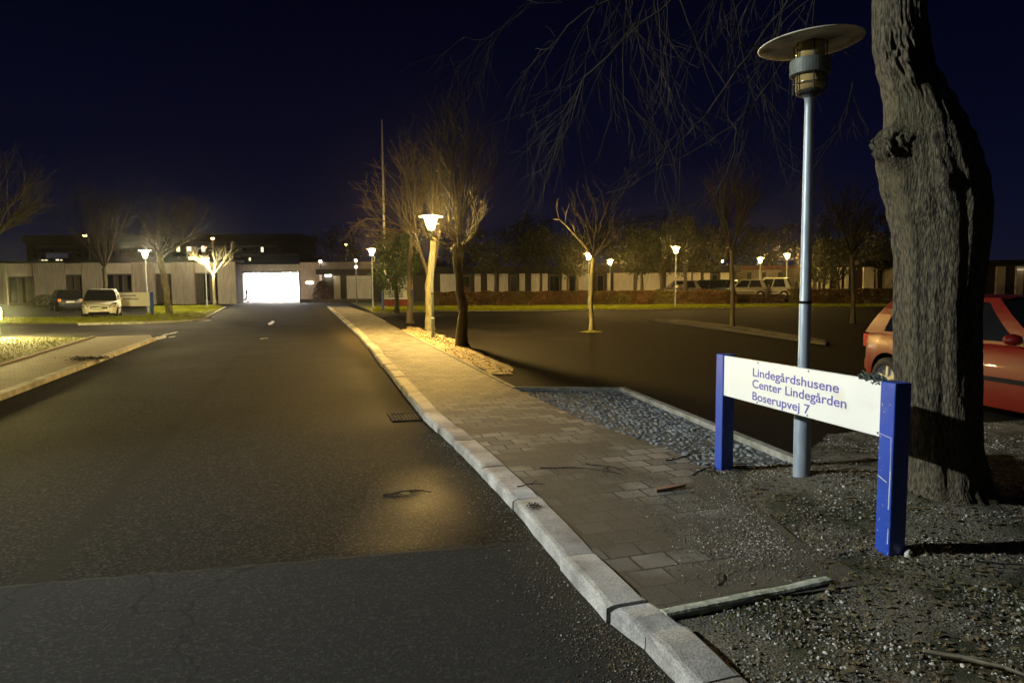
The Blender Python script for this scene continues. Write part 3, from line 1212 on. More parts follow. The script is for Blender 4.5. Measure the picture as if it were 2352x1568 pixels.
o = lamp(lampfoot - Vector((0, 0, .03)), PY(1860, 99, lampfoot.y).z - .07, 'off', 'tall unlit park lamp with blue grey pole and flat disc shade behind the sign', None, math.radians(-3))
o.rotation_euler = (0, math.radians(-.45), 0)
GL = 'park lamps along the street and lot'
specs = [
    (P(994, 778), 3.72, 'near', 'brightest glowing park lamp beside the right pavement in front of a pollarded trunk'),
    (P(857, 712), 4.2, 'warm', 'lit park lamp on the grass just left of the small blue and white sign'),
    (PX(337, 43), 3.95, 'pale', 'lit park lamp above the white parked car in front of the concrete building'),
    (PX(474, 56), 4.0, 'pale', 'lit park lamp at the right end of the concrete building'),
    (PX(1352, 46), 3.75, 'warm', 'lit park lamp shining just behind the thin lot tree with a long bare side branch'),
    (PX(1401, 62), 3.9, 'mid', 'small dim park lamp right of the thin lot tree'),
    (P(1551, 705), 4.35, 'warm', 'lit park lamp on the grass strip in front of the brown hedge'),
    (PX(1745, 62), 4.0, 'warm', 'lit park lamp beside the bright white parked cars'),
    (PX(1806, 66), 4.5, 'warm', 'lit park lamp left of the unlit near lamp pole'),
]
for foot, H, lit, lab in specs:
    lamp(foot, H, lit, lab, GL, 0, detail=foot.y < 30)

# floodlight across the road (outside the picture) that lights sign, kerb and trunk
FL = Vector((-10.4, 3.7, 5.4))
r0 = empty('flood_light', (FL.x, FL.y, 0), 0, 'cool white floodlight on a pole left of the road, outside the picture', 'flood light')
MB().lathe([(.09, 0), (.08, 1.2), (.05, 5.3), (0, 5.3)], 12).build('pole', m_pole, r0, True)
aim = Vector((1.9, 3.9, .35)) - FL
q_ = aim.to_track_quat('-Z', 'Y')
MB().lathe([(0, .22), (.12, .20), (.2, .03), (.2, .025), (.11, .19), (0, .2)], 24, c=(0, 0, 0), M=Matrix.Translation((0, 0, FL.z)) @ q_.to_matrix().to_4x4()).build('reflector', m_cage, r0, True)
ld = bpy.data.lights.new('flood_lamp', 'SPOT')
ld.energy = 8800
ld.color = (.94, 1.0, .97)
ld.spot_size = math.radians(66)
ld.spot_blend = 1.0
ld.shadow_soft_size = .12
lo = bpy.data.objects.new('flood_lamp', ld)
COL.objects.link(lo)
lo.location = (0, 0, FL.z)
lo.rotation_euler = q_.to_euler()
lo.parent = r0

# far tall orange street lamps
GF = 'far tall orange road lamps'
for (px, py, Y, lab, arm) in ((195, 541, 115, 'far orange road lamp rising above the left end of the dark apartment block', .6), (488, 548, 120, 'far orange road lamp above the right part of the apartment block', 0), (794, 562, 130, 'far orange road lamp in the dark trees left of the flagpole', 0)):
    hp = PY(px, py, Y)
    r0 = empty('road_lamp', (hp.x + arm, Y, 0), 0, lab, 'street lamp', GF)
    g = MB().tube([(0, 0, 0), (0, 0, hp.z - .4), (-arm * .5, 0, hp.z + .1), (-arm, 0, hp.z + .2)], [.12, .08, .06, .05], 8)
    g.build('pole', mat('orange_lit_pole_steel', (.22, .2, .18), rough=.6), r0, True)
    MB().lathe([(0, -.32), (.26, -.2), (.34, 0), (0, .02)], 12, c=(-arm, 0, hp.z + .1)).build('lantern', m_lampfar, r0, True)
    MB().lathe([(.36, 0), (.3, .15), (0, .2)], 12, c=(-arm, 0, hp.z + .13)).build('hood', m_cage, r0, True)
# small modern lamp post beyond
foot = P(820, 701)
r0 = empty('lamp_post', foot, 0, 'thin grey lamp post with two tiny lights in front of the pale garage door', 'street lamp')
hp = PY(819, 598, foot.y)
MB().tube([(0, 0, 0), (0, 0, hp.z)], .06, 8).build('pole', m_silver, r0, True)
for dz in (0, -.55):
    MB().lathe([(0, -.1), (.1, -.08), (.12, .05), (0, .1)], 10, c=(0, 0, hp.z + dz)).build('bulb', m_lampsmall, r0, True)
# bollard light at the left edge
c = P(-5, 776)
r0 = empty('bollard_light', (c.x, c.y, 0), 0, 'low dazzling light at the left edge beside the lawn', 'bollard light')
MB().lathe([(.09, 0), (.09, .62), (0, .62)], 14).build('post', m_cage, r0, True)
m_boll = mat('bollard_glow', (.9, .9, .8), rough=.5, emit=(1, .80, .28), estr=4200)
MB().lathe([(0, .63), (.115, .63), (.13, .80), (.115, .98), (0, .98)], 16).build('lens', m_boll, r0, True)
MB().lathe([(.13, .985), (.13, 1.02), (0, 1.03)], 14).build('cap', m_cage, r0, True)

# flagpole
Yf = 52
tp = PY(877, 276, Yf)
bt = PX(885, Yf)
r0 = empty('flagpole', (bt.x, Yf, 0), 0, 'tall slim white flagpole rising above the trees', 'flagpole')
MB().tube([(0, 0, 0), (0, 0, tp.z * .5), (tp.x - bt.x, 0, tp.z)], [.095, .08, .045], 10).build('pole', mat('white_pole_lacquer', (.6, .6, .58), rough=.5), r0, True)
MB().lathe([(0, -.08), (.09, 0), (.07, .08), (0, .12)], 10, c=(tp.x - bt.x, 0, tp.z)).build('finial', m_silver, r0, True)

# ------------------------------------------------------------------ near sign
sl = P(1662, 1082, .05)
sr = P(2043, 1272, .05)
dirv = (sr - sl)
dirv.z = 0
Ls = dirv.length
ang = math.atan2(dirv.y, dirv.x)
r0 = empty('sign', (sl.x, sl.y, 0), ang, 'large white name board with three lines of violet lettering between two blue posts', 'sign')
# local x runs from far post to near post; local -y faces the road
MW = Matrix.Translation((sl.x, sl.y, 0)) @ Matrix.Rotation(ang, 4, 'Z')
MI = MW.inverted()


def onface(px, py, yl=-.035):
    """where a surveyed direction meets the plane of the board"""
    o_ = MI @ Vector((0, 0, CAMH))
    d = MI.to_3x3() @ ray(px, py)
    t = (yl - o_.y) / d.y
    return o_ + d * t


pl = onface(1664, 814)
prr = onface(2062, 880)
ptop_l, ptop_r = pl.z, prr.z
print('SIGN', Ls, 'tops', ptop_l, ptop_r, 'board', [tuple(round(v, 3) for v in onface(*q)) for q in ((1675, 818), (1673, 910), (2038, 876), (2034, 1005))])
ptop = (ptop_l + ptop_r) / 2
pw = .055
TL, BL, TR, BR = onface(1675, 818), onface(1673, 910), onface(2038, 876), onface(2032, 1005)
x0 = (TL.x + BL.x) / 2
x1 = (TR.x + BR.x) / 2
for xx, nm, tz in ((0, 'post', ptop_l), (Ls, 'post', ptop_r)):
    g = MB().box(xx - pw, xx + pw, -.055, .055, -.1, tz)
    bevel(g.build(nm, m_blue, r0), .006, 2)
bx0, bx1 = pw - .002, Ls - pw + .002
g = MB()
b = [(bx0, BL.z), (bx1, BR.z), (bx1, TR.z), (bx0, TL.z)]
n = 0
g.v = [(x, -.045, z) for x, z in b] + [(x, -.02, z) for x, z in b]
g.f = [(0, 1, 2, 3), (7, 6, 5, 4), (0, 4, 5, 1), (1, 5, 6, 2), (2, 6, 7, 3), (3, 7, 4, 0)]
board = bevel(g.build('board', m_board, r0, recalc=True), .003, 1)
# rivets
for fx in (.28, .62):
    for zz, s in ((0, 1), (1, -1)):
        x = bx0 + (bx1 - bx0) * fx
        zt = (TL.z * (1 - fx) + TR.z * fx) if zz == 0 else (BL.z * (1 - fx) + BR.z * fx)
        MB().lathe([(.007, 0), (.006, .003), (0, .004)], 8, M=Matrix.Translation((x, -.045, zt - .014 * s)) @ Matrix.Rotation(PI / 2, 4, 'X')).build('rivet', m_rust, board)
for zz in (BR.z + .02, TR.z - .02):
    MB().lathe([(.007, 0), (.006, .003), (0, .004)], 8, M=Matrix.Translation((bx1 - .02, -.045, zz)) @ Matrix.Rotation(PI / 2, 4, 'X')).build('rivet', m_rust, board)
# lettering
slope_t = (TR.z - TL.z) / (bx1 - bx0)
for txt, (ax, ay), (ex, ey) in (('Lindegårdshusene', (1729, 863), (1927, 895)), ('Center Lindegården', (1728, 889), (1944, 934)), ('Boserupvej 7', (1728, 917), (1860, 945))):
    A = onface(ax, ay, -.046)
    B = onface(ex, ey, -.046)
    cu = bpy.data.curves.new('lettering', 'FONT')
    cu.body = txt
    cu.size = 1
    cu.extrude = 0.0
    cu.offset = .014
    to = bpy.data.objects.new('lettering_tmp', cu)
    COL.objects.link(to)
    bpy.context.view_layer.update()
    dg = bpy.context.evaluated_depsgraph_get()
    me = bpy.data.meshes.new_from_object(to.evaluated_get(dg))
    bpy.data.objects.remove(to)
    xs = [v.co.x for v in me.vertices]
    x_0, x_1 = min(xs), max(xs)
    sxl = (B.x - A.x) / (x_1 - x_0)
    sz = .088
    sl_ = slope_t
    for v in me.vertices:
        lx = (v.co.x - x_0) * sxl
        lz = v.co.y * sz
        v.co = (A.x + lx, -.0462, A.z + lz + sl_ * lx)
    cuts = []
    words = txt.split(' ')
    for wi in range(1, len(words)):
        cu.body = ' '.join(words[:wi])
        to = bpy.data.objects.new('lettering_tmp', cu)
        COL.objects.link(to)
        bpy.context.view_layer.update()
        mt_ = bpy.data.meshes.new_from_object(to.evaluated_get(bpy.context.evaluated_depsgraph_get()))
        bpy.data.objects.remove(to)
        cuts.append(A.x + (max(v.co.x for v in mt_.vertices) + .08 - x_0) * sxl)
    for wi in range(len(words)):
        lo_x = cuts[wi - 1] if wi else -9
        hi_x = cuts[wi] if wi < len(cuts) else 99
        gw = MB()
        remap = {}
        for pg in me.polygons:
            cxm = sum(me.vertices[v].co.x for v in pg.vertices) / len(pg.vertices)
            if not lo_x <= cxm < hi_x:
                continue
            for v in pg.vertices:
                if v not in remap:
                    remap[v] = len(gw.v)
                    gw.v.append(tuple(me.vertices[v].co))
            gw.f.append(tuple(remap[v] for v in pg.vertices))
        gw.build('lettering', m_letter, board)
    print('TEXT', txt, A, B, sxl)
# bare paint scratches on the right post: outline of a removed label
g = MB()
zt = onface(2040, 997).z
zb = onface(2040, 1095).z
yv = -.0562


def scr(xa, za, xb, zb_, wd):
    dx, dz = xb - xa, zb_ - za
    l = math.hypot(dx, dz)
    nx_, nz_ = -dz / l * wd, dx / l * wd
    g = MB()
    g.quad((xa - nx_, yv, za - nz_), (xb - nx_, yv, zb_ - nz_), (xb + nx_, yv, zb_ + nz_), (xa + nx_, yv, za + nz_))
    g.build('scratch', m_chip, r0)


scr(Ls - .052, zt, Ls + .040, zt - .012, .002)
scr(Ls + .040, zt - .010, Ls + .042, zt - .20, .002)
scr(Ls + .043, zt - .20, Ls + .040, zt - .42, .004)
scr(Ls - .050, zt - .245, Ls + .02, zt - .27, .003)
scr(Ls + .044, zt - .53, Ls + .042, zt - .62, .003)
for k in range(14):
    xx_ = Ls + U(-.05, .05)
    zz_ = U(.05, .95)
    scr(xx_, zz_, xx_ + U(-.006, .006), zz_ + U(.004, .02), U(.001, .0025))
# lichen twig on the board
random.seed(31)
g = MB()
tp_ = MW @ Vector((Ls - pw - .06, -.03, TR.z))
for k in range(34):
    p = Vector((U(-.09, .09), U(-.02, .01), U(-.004, .004)))
    a_ = U(0, 6.28)
    pts = [p]
    for j in range(4):
        p = p + Vector((U(-.03, .03), U(-.014, .010), U(-.012, .018)))
        pts.append(p)
    g.tube(pts, [.006, .006, .005, .004, .002], 5)
o = g.build('lichen_twig', m_lichen, loc=tp_)
o.rotation_euler = (0, 0, ang)
tag(o, 'small tangled lichen twig lying on top of the white name board', 'twig')


# small far signs
def small_sign(px0, px1, ytop, ybot, ground, label, posts, red=False):
    A = P(px0, ground)
    B = P(px1, ground)
    Y = (A.y + B.y) / 2
    r0 = empty('sign', ((A.x + B.x) / 2, Y, 0), 0, label, 'sign')
    hw = abs(B.x - A.x) / 2
    zt = PY((px0 + px1) / 2, ytop, Y).z
    zb = PY((px0 + px1) / 2, ybot, Y).z
    bd = bevel(MB().box(-hw, hw, -.03, .03, zb, zt).build('board', m_board, r0), .01, 1)
    for s in posts:
        bevel(MB().box(s * (hw + .08) - .08, s * (hw + .08) + .08, -.08, .08, -.05, zt + .02).build('post', m_blue, r0), .01, 1)
    g = MB()
    for k in range(3 if red else 2):
        z = zt - (zt - zb) * (.22 + .25 * k)
        g.box(-hw * .7, hw * (.1 + .25 * ((k * 7) % 3) / 2 + .1), -.035, -.032, z - .045, z + .045)
    g.build('lettering', mat('grey_blue_lettering', (.28, .28, .38), rough=.6), bd)
    if red:
        MB().box(-hw, hw, -.03, .03, zb - .45, zb - .02).build('red_panel', mat('red_panel_paint', (.35, .05, .03), (.2, .03, .02), .6, 3), r0)
    return r0


small_sign(271, 344, 672, 703, 724, 'white board with one visible blue post on the lawn beside the white parked car', (-1, 1))
small_sign(884, 944, 667, 687, 714, 'small white sign with blue posts and a red lower panel behind a thin tree', (-1, 1), True)


# ------------------------------------------------------------------ trees
def branch(g, p, d, l, r, lev, maxlev, spread, kids, gnarl, up, minr=.004):
    n = 5
    pts = [p.copy()]
    q = p.copy()
    dd = d.copy()
    for k in range(n):
        dd = (dd + Vector((U(-1, 1), U(-1, 1), U(-1, 1))) * gnarl + Vector((0, 0, up))).normalized()
        q = q + dd * (l / n)
        pts.append(q.copy())
    r1 = max(r * .45, minr)
    g.tube(pts, [r + (r1 - r) * k / n for k in range(n + 1)], 6 if lev < 2 else 4 if lev < 3 else 3, cap=False)
    if lev >= maxlev:
        return
    for c in range(kids[min(lev, len(kids) - 1)]):
        t = U(.25, 1)
        i = min(int(t * n), n - 1)
        b = pts[i].lerp(pts[i + 1], t * n - i)
        loc_d = (pts[i + 1] - pts[i]).normalized()
        side = Vector((U(-1, 1), U(-1, 1), U(-1, 1)))
        side = (side - loc_d * side.dot(loc_d)).normalized()
        nd = (loc_d * math.cos(spread) + side * math.sin(spread)).normalized()
        branch(g, b, nd, l * U(.45, .75), max(r * .5 * U(.7, 1.1), minr), lev + 1, maxlev, spread, kids, gnarl, up, minr)


def leafcloud(g, c, rx, ry, rz, n, s):
    """loose clumps of small leaves through a volume"""
    k = 0
    clumps = [(U(-1, 1), U(-1, 1), U(-1, 1)) for _ in range(max(8, n // 45))]
    clumps = [q for q in clumps if q[0] ** 2 + q[1] ** 2 + q[2] ** 2 < 1.15]
    for k in range(n):
        q = random.choice(clumps)
        x = c[0] + rx * (q[0] + random.gauss(0, .13))
        y = c[1] + ry * (q[1] + random.gauss(0, .13))
        z = c[2] + rz * (q[2] + random.gauss(0, .13))
        a = Vector((U(-1, 1), U(-1, 1), U(-1, 1))) * s
        b = Vector((U(-1, 1), U(-1, 1), U(-1, 1))) * s * .6
        o_ = Vector((x, y, z))
        g.quad(o_ - a, o_ - b, o_ + a, o_ + b)


def bare_tree(foot, trunk_pts, trunk_r, limbs, label, mt=m_bark, mb_=m_twig, seed=1, lev=3, kids=(5, 4, 3), spread=.6, gnarl=.16, up=.08, limb_l=2, group=None, minr=.006, name='bare_tree', cat='tree', flare=1.6, knob=0):
    random.seed(seed)
    r0 = empty(name, foot, 0, label, cat, group)
    g = MB()
    tp = [Vector(p) for p in trunk_pts]
    pts = [tp[0]]
    rr = [trunk_r[0] * flare]
    nseg = 8
    for i in range(len(tp) - 1):
        for k in range(1, nseg + 1):
            t = k / nseg
            q = tp[i].lerp(tp[i + 1], t)
            r = trunk_r[i] + (trunk_r[i + 1] - trunk_r[i]) * t
            if i == 0:
                r *= 1 + (flare - 1) * math.exp(-t * 9)
            q = q + Vector((noise.noise(q * 1.7 + Vector((seed, 0, 0))), noise.noise(q * 1.7 + Vector((0, seed, 5))), 0)) * r * .5
            r *= 1 + .18 * noise.noise(q * 4 + Vector((seed, seed, 0)))
            pts.append(q)
            rr.append(r)
    g.tube(pts, rr, 14)
    if knob:
        e_ = tp[-1]
        g.stone((e_.x, e_.y, e_.z), knob, 1)
    g.build('trunk', mt, r0, True)
    g = MB()
    for (st, d, l, r) in limbs:
        branch(g, Vector(st), Vector(d).normalized(), l, r, 0, lev, spread, kids, gnarl, up, minr)
    g.build('crown', mb_, r0, True)
    return r0


def rel(px, py, Y, foot):
    return PY(px, py, Y) - foot


# T1: dark pollard right of the bright lamp
f = P(1062, 796)
Y = f.y
tops = rel(1053, 572, Y, f)
limbs = []
random.seed(41)
for k in range(14):
    a = k * 2 * PI / 14
    sp = .20 if k % 2 else .8
    limbs.append((tops + Vector((0, 0, U(-.2, .1))), (math.cos(a) * sp * U(.5, 1.3), math.sin(a) * sp, 1.0 if k % 2 else U(.3, .7)), U(1.3, 3.0) if k % 2 else U(.6, 1.1), U(.02, .04)))
bare_tree(f, [(0, 0, -.05), rel(1062, 690, Y, f), rel(1052, 620, Y, f), tops], [.155, .125, .11, .13], limbs, 'dark pollarded tree with thick trunk and upright shoots right of the brightest lamp', mt=m_bark, mb_=m_twig, seed=4, kids=(5, 3, 2), spread=.5, gnarl=.15, up=.08, flare=1.55, minr=.006, knob=.2)
# T2: lit trunk behind lamp
f = P(988, 757)
Y = f.y
tops = rel(996, 545, Y, f)
fork = rel(987, 640, Y, f)
limbs = [(fork, (-.45, 0, 1), 2.2, .09), (fork, (.35, .1, 1), 2.2, .08)]
random.seed(42)
for k in range(7):
    a = U(0, 6.28)
    limbs.append((tops + Vector((U(-.3, .3), 0, U(-.1, .5))), (math.cos(a) * .6, math.sin(a) * .5, 1), U(1.2, 2.4), U(.02, .04)))
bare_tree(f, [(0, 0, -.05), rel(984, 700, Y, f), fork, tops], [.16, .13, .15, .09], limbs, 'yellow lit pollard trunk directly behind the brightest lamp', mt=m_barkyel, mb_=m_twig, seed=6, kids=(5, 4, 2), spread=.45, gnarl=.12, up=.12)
# T3: thin tree left of lamp with fan of lit branches
f = P(942, 742)
Y = f.y
tops = rel(944, 560, Y, f)
random.seed(43)
limbs = []
hub = rel(942, 528, Y, f)
for (dx, dz, l) in ((-1, .35, 2.0), (-.9, .05, 1.6), (-.6, .7, 1.7), (-.2, 1, 1.9), (.3, .9, 1.6), (.9, .1, 1.4), (1, -.35, 1.3), (.7, .5, 1.2), (-.7, -.3, 1.1), (.1, 1, 2.2)):
    limbs.append((hub, (dx, U(-.4, .4), dz), l, .035))
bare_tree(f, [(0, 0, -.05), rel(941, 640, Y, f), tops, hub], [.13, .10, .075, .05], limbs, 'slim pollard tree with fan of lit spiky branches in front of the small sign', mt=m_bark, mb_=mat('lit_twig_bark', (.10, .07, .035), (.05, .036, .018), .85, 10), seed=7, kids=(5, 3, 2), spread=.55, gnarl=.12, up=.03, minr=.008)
# T5: lot tree, long side branch
f = P(1359, 760)
Y = f.y
fork = rel(1362, 592, Y, f)
limbs = []
random.seed(44)
for (dx, dz, l) in ((.12, 1, 2.0), (.3, 1, 1.8), (-.15, 1, 1.5), (.45, .9, 1.3), (.05, 1, 1.7), (.6, .6, .9), (-.5, .8, 1.0)):
    limbs.append((fork, (dx, U(-.3, .3), dz), l, .035))
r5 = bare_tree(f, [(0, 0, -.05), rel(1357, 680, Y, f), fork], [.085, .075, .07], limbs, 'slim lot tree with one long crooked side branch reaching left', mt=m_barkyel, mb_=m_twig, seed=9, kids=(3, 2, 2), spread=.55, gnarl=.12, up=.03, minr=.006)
g = MB()
sp = [fork, rel(1348, 570, Y, f), rel(1325, 545, Y, f), rel(1300, 518, Y, f), rel(1285, 505, Y, f), rel(1270, 503, Y, f)]
g.tube(sp, [.05, .04, .032, .025, .018, .008], 6)
for i in (2, 3, 4):
    branch(g, sp[i], Vector((-.3, 0, 1)), .5, .012, 2, 3, .5, (3, 3), .15, .05)
g.build('side_branch', m_barkyel, r5, True)
island(1360, 762, .38)
# T6, T7 lot trees, dark
for (px, py, topy, lab, sd, r_) in ((1682, 752, 575, 'dark slim lot tree left of the unlit near lamp pole', 11, .085), (1959, 742, 585, 'dark slim lot tree between the near lamp pole and the big trunk', 13, .09)):
    f = P(px, py)
    Y = f.y
    fork = rel(px - 3, topy, Y, f)
    random.seed(sd)
    limbs = [(fork, (math.cos(k) * .5, math.sin(k) * .5, 1), U(1.2, 2.4), .035) for k in range(9)]
    bare_tree(f, [(0, 0, -.05), rel(px + 1, (py + topy) / 2, Y, f), fork], [r_, r_ * .85, r_ * .8], limbs, lab, mt=m_bark, mb_=m_twigdark, seed=sd, kids=(5, 4, 2), spread=.45, gnarl=.12, up=.08)
# T8 left leaning tree
f = P(389, 724)
Y = f.y
fork = rel(366, 585, Y, f)
random.seed(45)
limbs = [(fork + Vector((0, 0, U(-.4, .2))), (U(-.9, .9), U(-.5, .5), U(.3, 1)), U(1.3, 2.6), U(.04, .07)) for k in range(11)]
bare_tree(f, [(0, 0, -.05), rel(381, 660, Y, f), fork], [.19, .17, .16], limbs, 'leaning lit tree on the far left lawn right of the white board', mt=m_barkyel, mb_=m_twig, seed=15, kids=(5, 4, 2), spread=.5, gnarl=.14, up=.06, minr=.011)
# T9 small Y tree
f = PX(492, 57)
Y = f.y
fork = rel(490, 632, Y, f)
limbs = [(fork, (-.7, 0, .9), 1.6, .08), (fork, (.75, 0, 1), 2.0, .08), (fork, (.1, .4, 1), 1.5, .06), (fork, (-.3, -.3, 1), 1.2, .05)]
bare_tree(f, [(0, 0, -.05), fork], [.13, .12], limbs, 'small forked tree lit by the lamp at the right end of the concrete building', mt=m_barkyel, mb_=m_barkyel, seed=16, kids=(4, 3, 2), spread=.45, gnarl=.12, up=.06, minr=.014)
# T10 vase tree before the building
f = PX(241, 55)
Y = f.y
fork = rel(240, 615, Y, f)
random.seed(46)
limbs = [(fork, (math.cos(k * .9) * .6, math.sin(k * .9) * .4, 1), U(2.2, 4.2), .06) for k in range(13)]
bare_tree(f, [(0, 0, -.05), fork], [.18, .15], limbs, 'dark vase shaped bare tree behind the two cars on the left', mt=m_bark, mb_=m_twigdark, seed=17, kids=(5, 4, 2), spread=.4, gnarl=.12, up=.07, minr=.012)
# T11 left edge tree
f = PX(-25, 30)
Y = f.y
fork = rel(-25, 560, Y, f)
random.seed(47)
limbs = [(fork, (math.cos(k * .8) * .9, math.sin(k * .8) * .5, .8), U(1.8, 3.2), .05) for k in range(11)]
bare_tree(f, [(0, 0, -.05), fork], [.16, .13], limbs, 'bare tree reaching in from the left edge above the low light', mt=m_bark, mb_=m_twigdark, seed=18, kids=(5, 4, 2), spread=.5, gnarl=.14, up=.04, minr=.007)


# T4 evergreen
def leafy(foot, trunk_h, r, cz, rx, ry, rz, n, s, label, ml, seed, group=None, name='leafy_tree', lean=0):
    random.seed(seed)
    r0 = empty(name, foot, 0, label, 'tree', group)
    g = MB()
    pts = [(lean * t * t * .3 + .08 * math.sin(3 * t + seed), 0, trunk_h * t * 1.15) for t in (0, .15, .4, .7, 1)]
    g.tube(pts, [r * 1.5, r * 1.05, r, r * .9, r * .7], 8)
    g.build('trunk', m_bark, r0, True)
    g = MB()
    for k in range(7):
        a = U(0, 6.28)
        branch(g, Vector(pts[3]) + Vector((0, 0, U(-.1, .4))), Vector((math.cos(a) * .7, math.sin(a) * .7, U(.5, 1.1))), rz * U(.9, 1.4), r * .5, 0, 2, .6, (4, 3), .18, .05, .015)
    leafcloud(g, (0, 0, cz), rx, ry, rz, n, s)
    g.build('crown', ml, r0)
    return r0


f = PX(908, 42)
c1 = PY(908, 600, 42)
leafy(f, 2.0, .14, c1.z, 1.35, 1.2, 1.7, 5200, .085, 'rounded green evergreen tree between the two lit lamps on the right verge', m_leafgreen, 51, name='evergreen_tree')
GT = 'dark trees in front of the long pale building'
bgt = [
    # px, Y, height of crown centre py, rx, rz, lab
    (1307, 66, 585, 2.3, 2.2, 'dark leafy tree at the gap left of the lamp behind the lot tree'),
    (1325, 64, 590, 1.6, 1.8, 'narrower dark tree just left of the lamp behind the lot tree'),
    (1458, 60, 575, 2.2, 2.0, 'first of the paired pollards right of the small dim lamp'),
    (1473, 62, 572, 2.0, 2.0, 'second of the paired pollards right of the small dim lamp'),
    (1519, 60, 570, 1.9, 2.1, 'olive leafed pollard left of the lamp on the grass strip'),
    (1574, 60, 565, 2.2, 2.2, 'olive leafed pollard just right of the lamp on the grass strip'),
    (1616, 62, 572, 2.0, 2.0, 'olive leafed pollard standing above the dark parked cars'),
    (1140, 70, 592, 2.5, 1.8, 'dark tree before the building right of the thick dark pollard'),
    (1243, 71, 580, 2.4, 2.2, 'broad dark tree left of the long side branch of the lot tree'),
    (1880, 62, 600, 2.0, 1.9, 'dark tree immediately right of the near lamp pole'),
    (1925, 60, 590, 2.2, 2.2, 'dark tree left of the second dark slim lot tree'),
    (2015, 66, 575, 2.4, 1.9, 'dark tree over the flat roof beside the big trunk'),
]
for i, (px, Y, py, rx, rz, lab) in enumerate(bgt):
    c1 = PY(px, py, Y)
    leafy(PX(px, Y), max(1.8, c1.z - rz * .8), .15, c1.z, rx, rx * .8, rz, 2600, .11, lab, m_leafdark, 60 + i, GT, lean=U(-.5, .5))
GB = 'tall dark trees behind the buildings'
for i, (px, Y, py, rx, rz, lab) in enumerate([
    (1210, 95, 555, 4, 3.2, 'black tree mass rising behind the building left of the long side branch'),
    (1420, 98, 545, 5, 3.6, 'black tree mass behind the building above the small dim lamp'),
    (1530, 95, 548, 5.5, 4.2, 'black tree mass behind the olive pollards'),
    (1650, 97, 552, 5, 3.6, 'black tree mass behind the building above the dark parked cars'),
    (1770, 99, 560, 5, 3.2, 'black tree mass behind the two lamps beside the white cars'),
    (1930, 92, 545, 5, 3.8, 'black tree mass behind the building between lamp pole and big trunk'),
    (2020, 90, 560, 5, 3.6, 'black tree mass behind the flat roof beside the big trunk'),
    (775, 120, 575, 4.5, 4.5, 'black tree mass behind the lit passage left of the flagpole'),
    (1075, 95, 580, 4.5, 3.0, 'black tree mass behind the thick dark pollard')]):
    c1 = PY(px, py, Y)
    leafy(PX(px, Y), max(2.5, c1.z - rz * .8), .2, c1.z, rx, rx * .7, rz, 2600, .2, lab, m_leafdark, 80 + i, GB)

# ------------------------------------------------------------------ the big trunk on the right
YT = trunkc.y
prof = [(1200, 2062, 2300), (1150, 2078, 2285), (1100, 2080, 2272), (1000, 2075, 2262), (900, 2066, 2262), (800, 2062, 2262), (700, 2060, 2263), (600, 2060, 2275), (540, 2052, 2282), (480, 2040, 2285), (420, 2024, 2278), (370, 2015, 2262), (330, 2016, 2248), (290, 2034, 2230), (240, 2036, 2205), (200, 2030, 2180), (150, 2018, 2155), (100, 2010, 2146), (40, 2010, 2138), (-40, 2012, 2135), (-120, 2015, 2135), (-220, 2015, 2135)]
rows = []
for (py, xl, xr) in prof:
    A, B = PY(xl, py, YT), PY(xr, py, YT)
    rows.append(((A.x + B.x) / 2 - .025, (A.z + B.z) / 2, (B.x - A.x) / 2 * .86))
rows.sort(key=lambda q: q[1])
big = empty('big_tree', (trunkc.x, trunkc.y, 0), 0, 'massive old tree trunk with a burl on its left side behind the right blue post', 'tree')
g = MB()
NS, NR = 260, 420
zlo, zhi = -.05, rows[-1][1]


def prof_at(z):
    for i in range(len(rows) - 1):
        if rows[i][1] <= z <= rows[i + 1][1]:
            t = (z - rows[i][1]) / (rows[i + 1][1] - rows[i][1])
            t = t * t * (3 - 2 * t)
            return rows[i][0] + (rows[i + 1][0] - rows[i][0]) * t, rows[i][2] + (rows[i + 1][2] - rows[i][2]) * t
    return (rows[0][0], rows[0][2]) if z < rows[0][1] else (rows[-1][0], rows[-1][2])


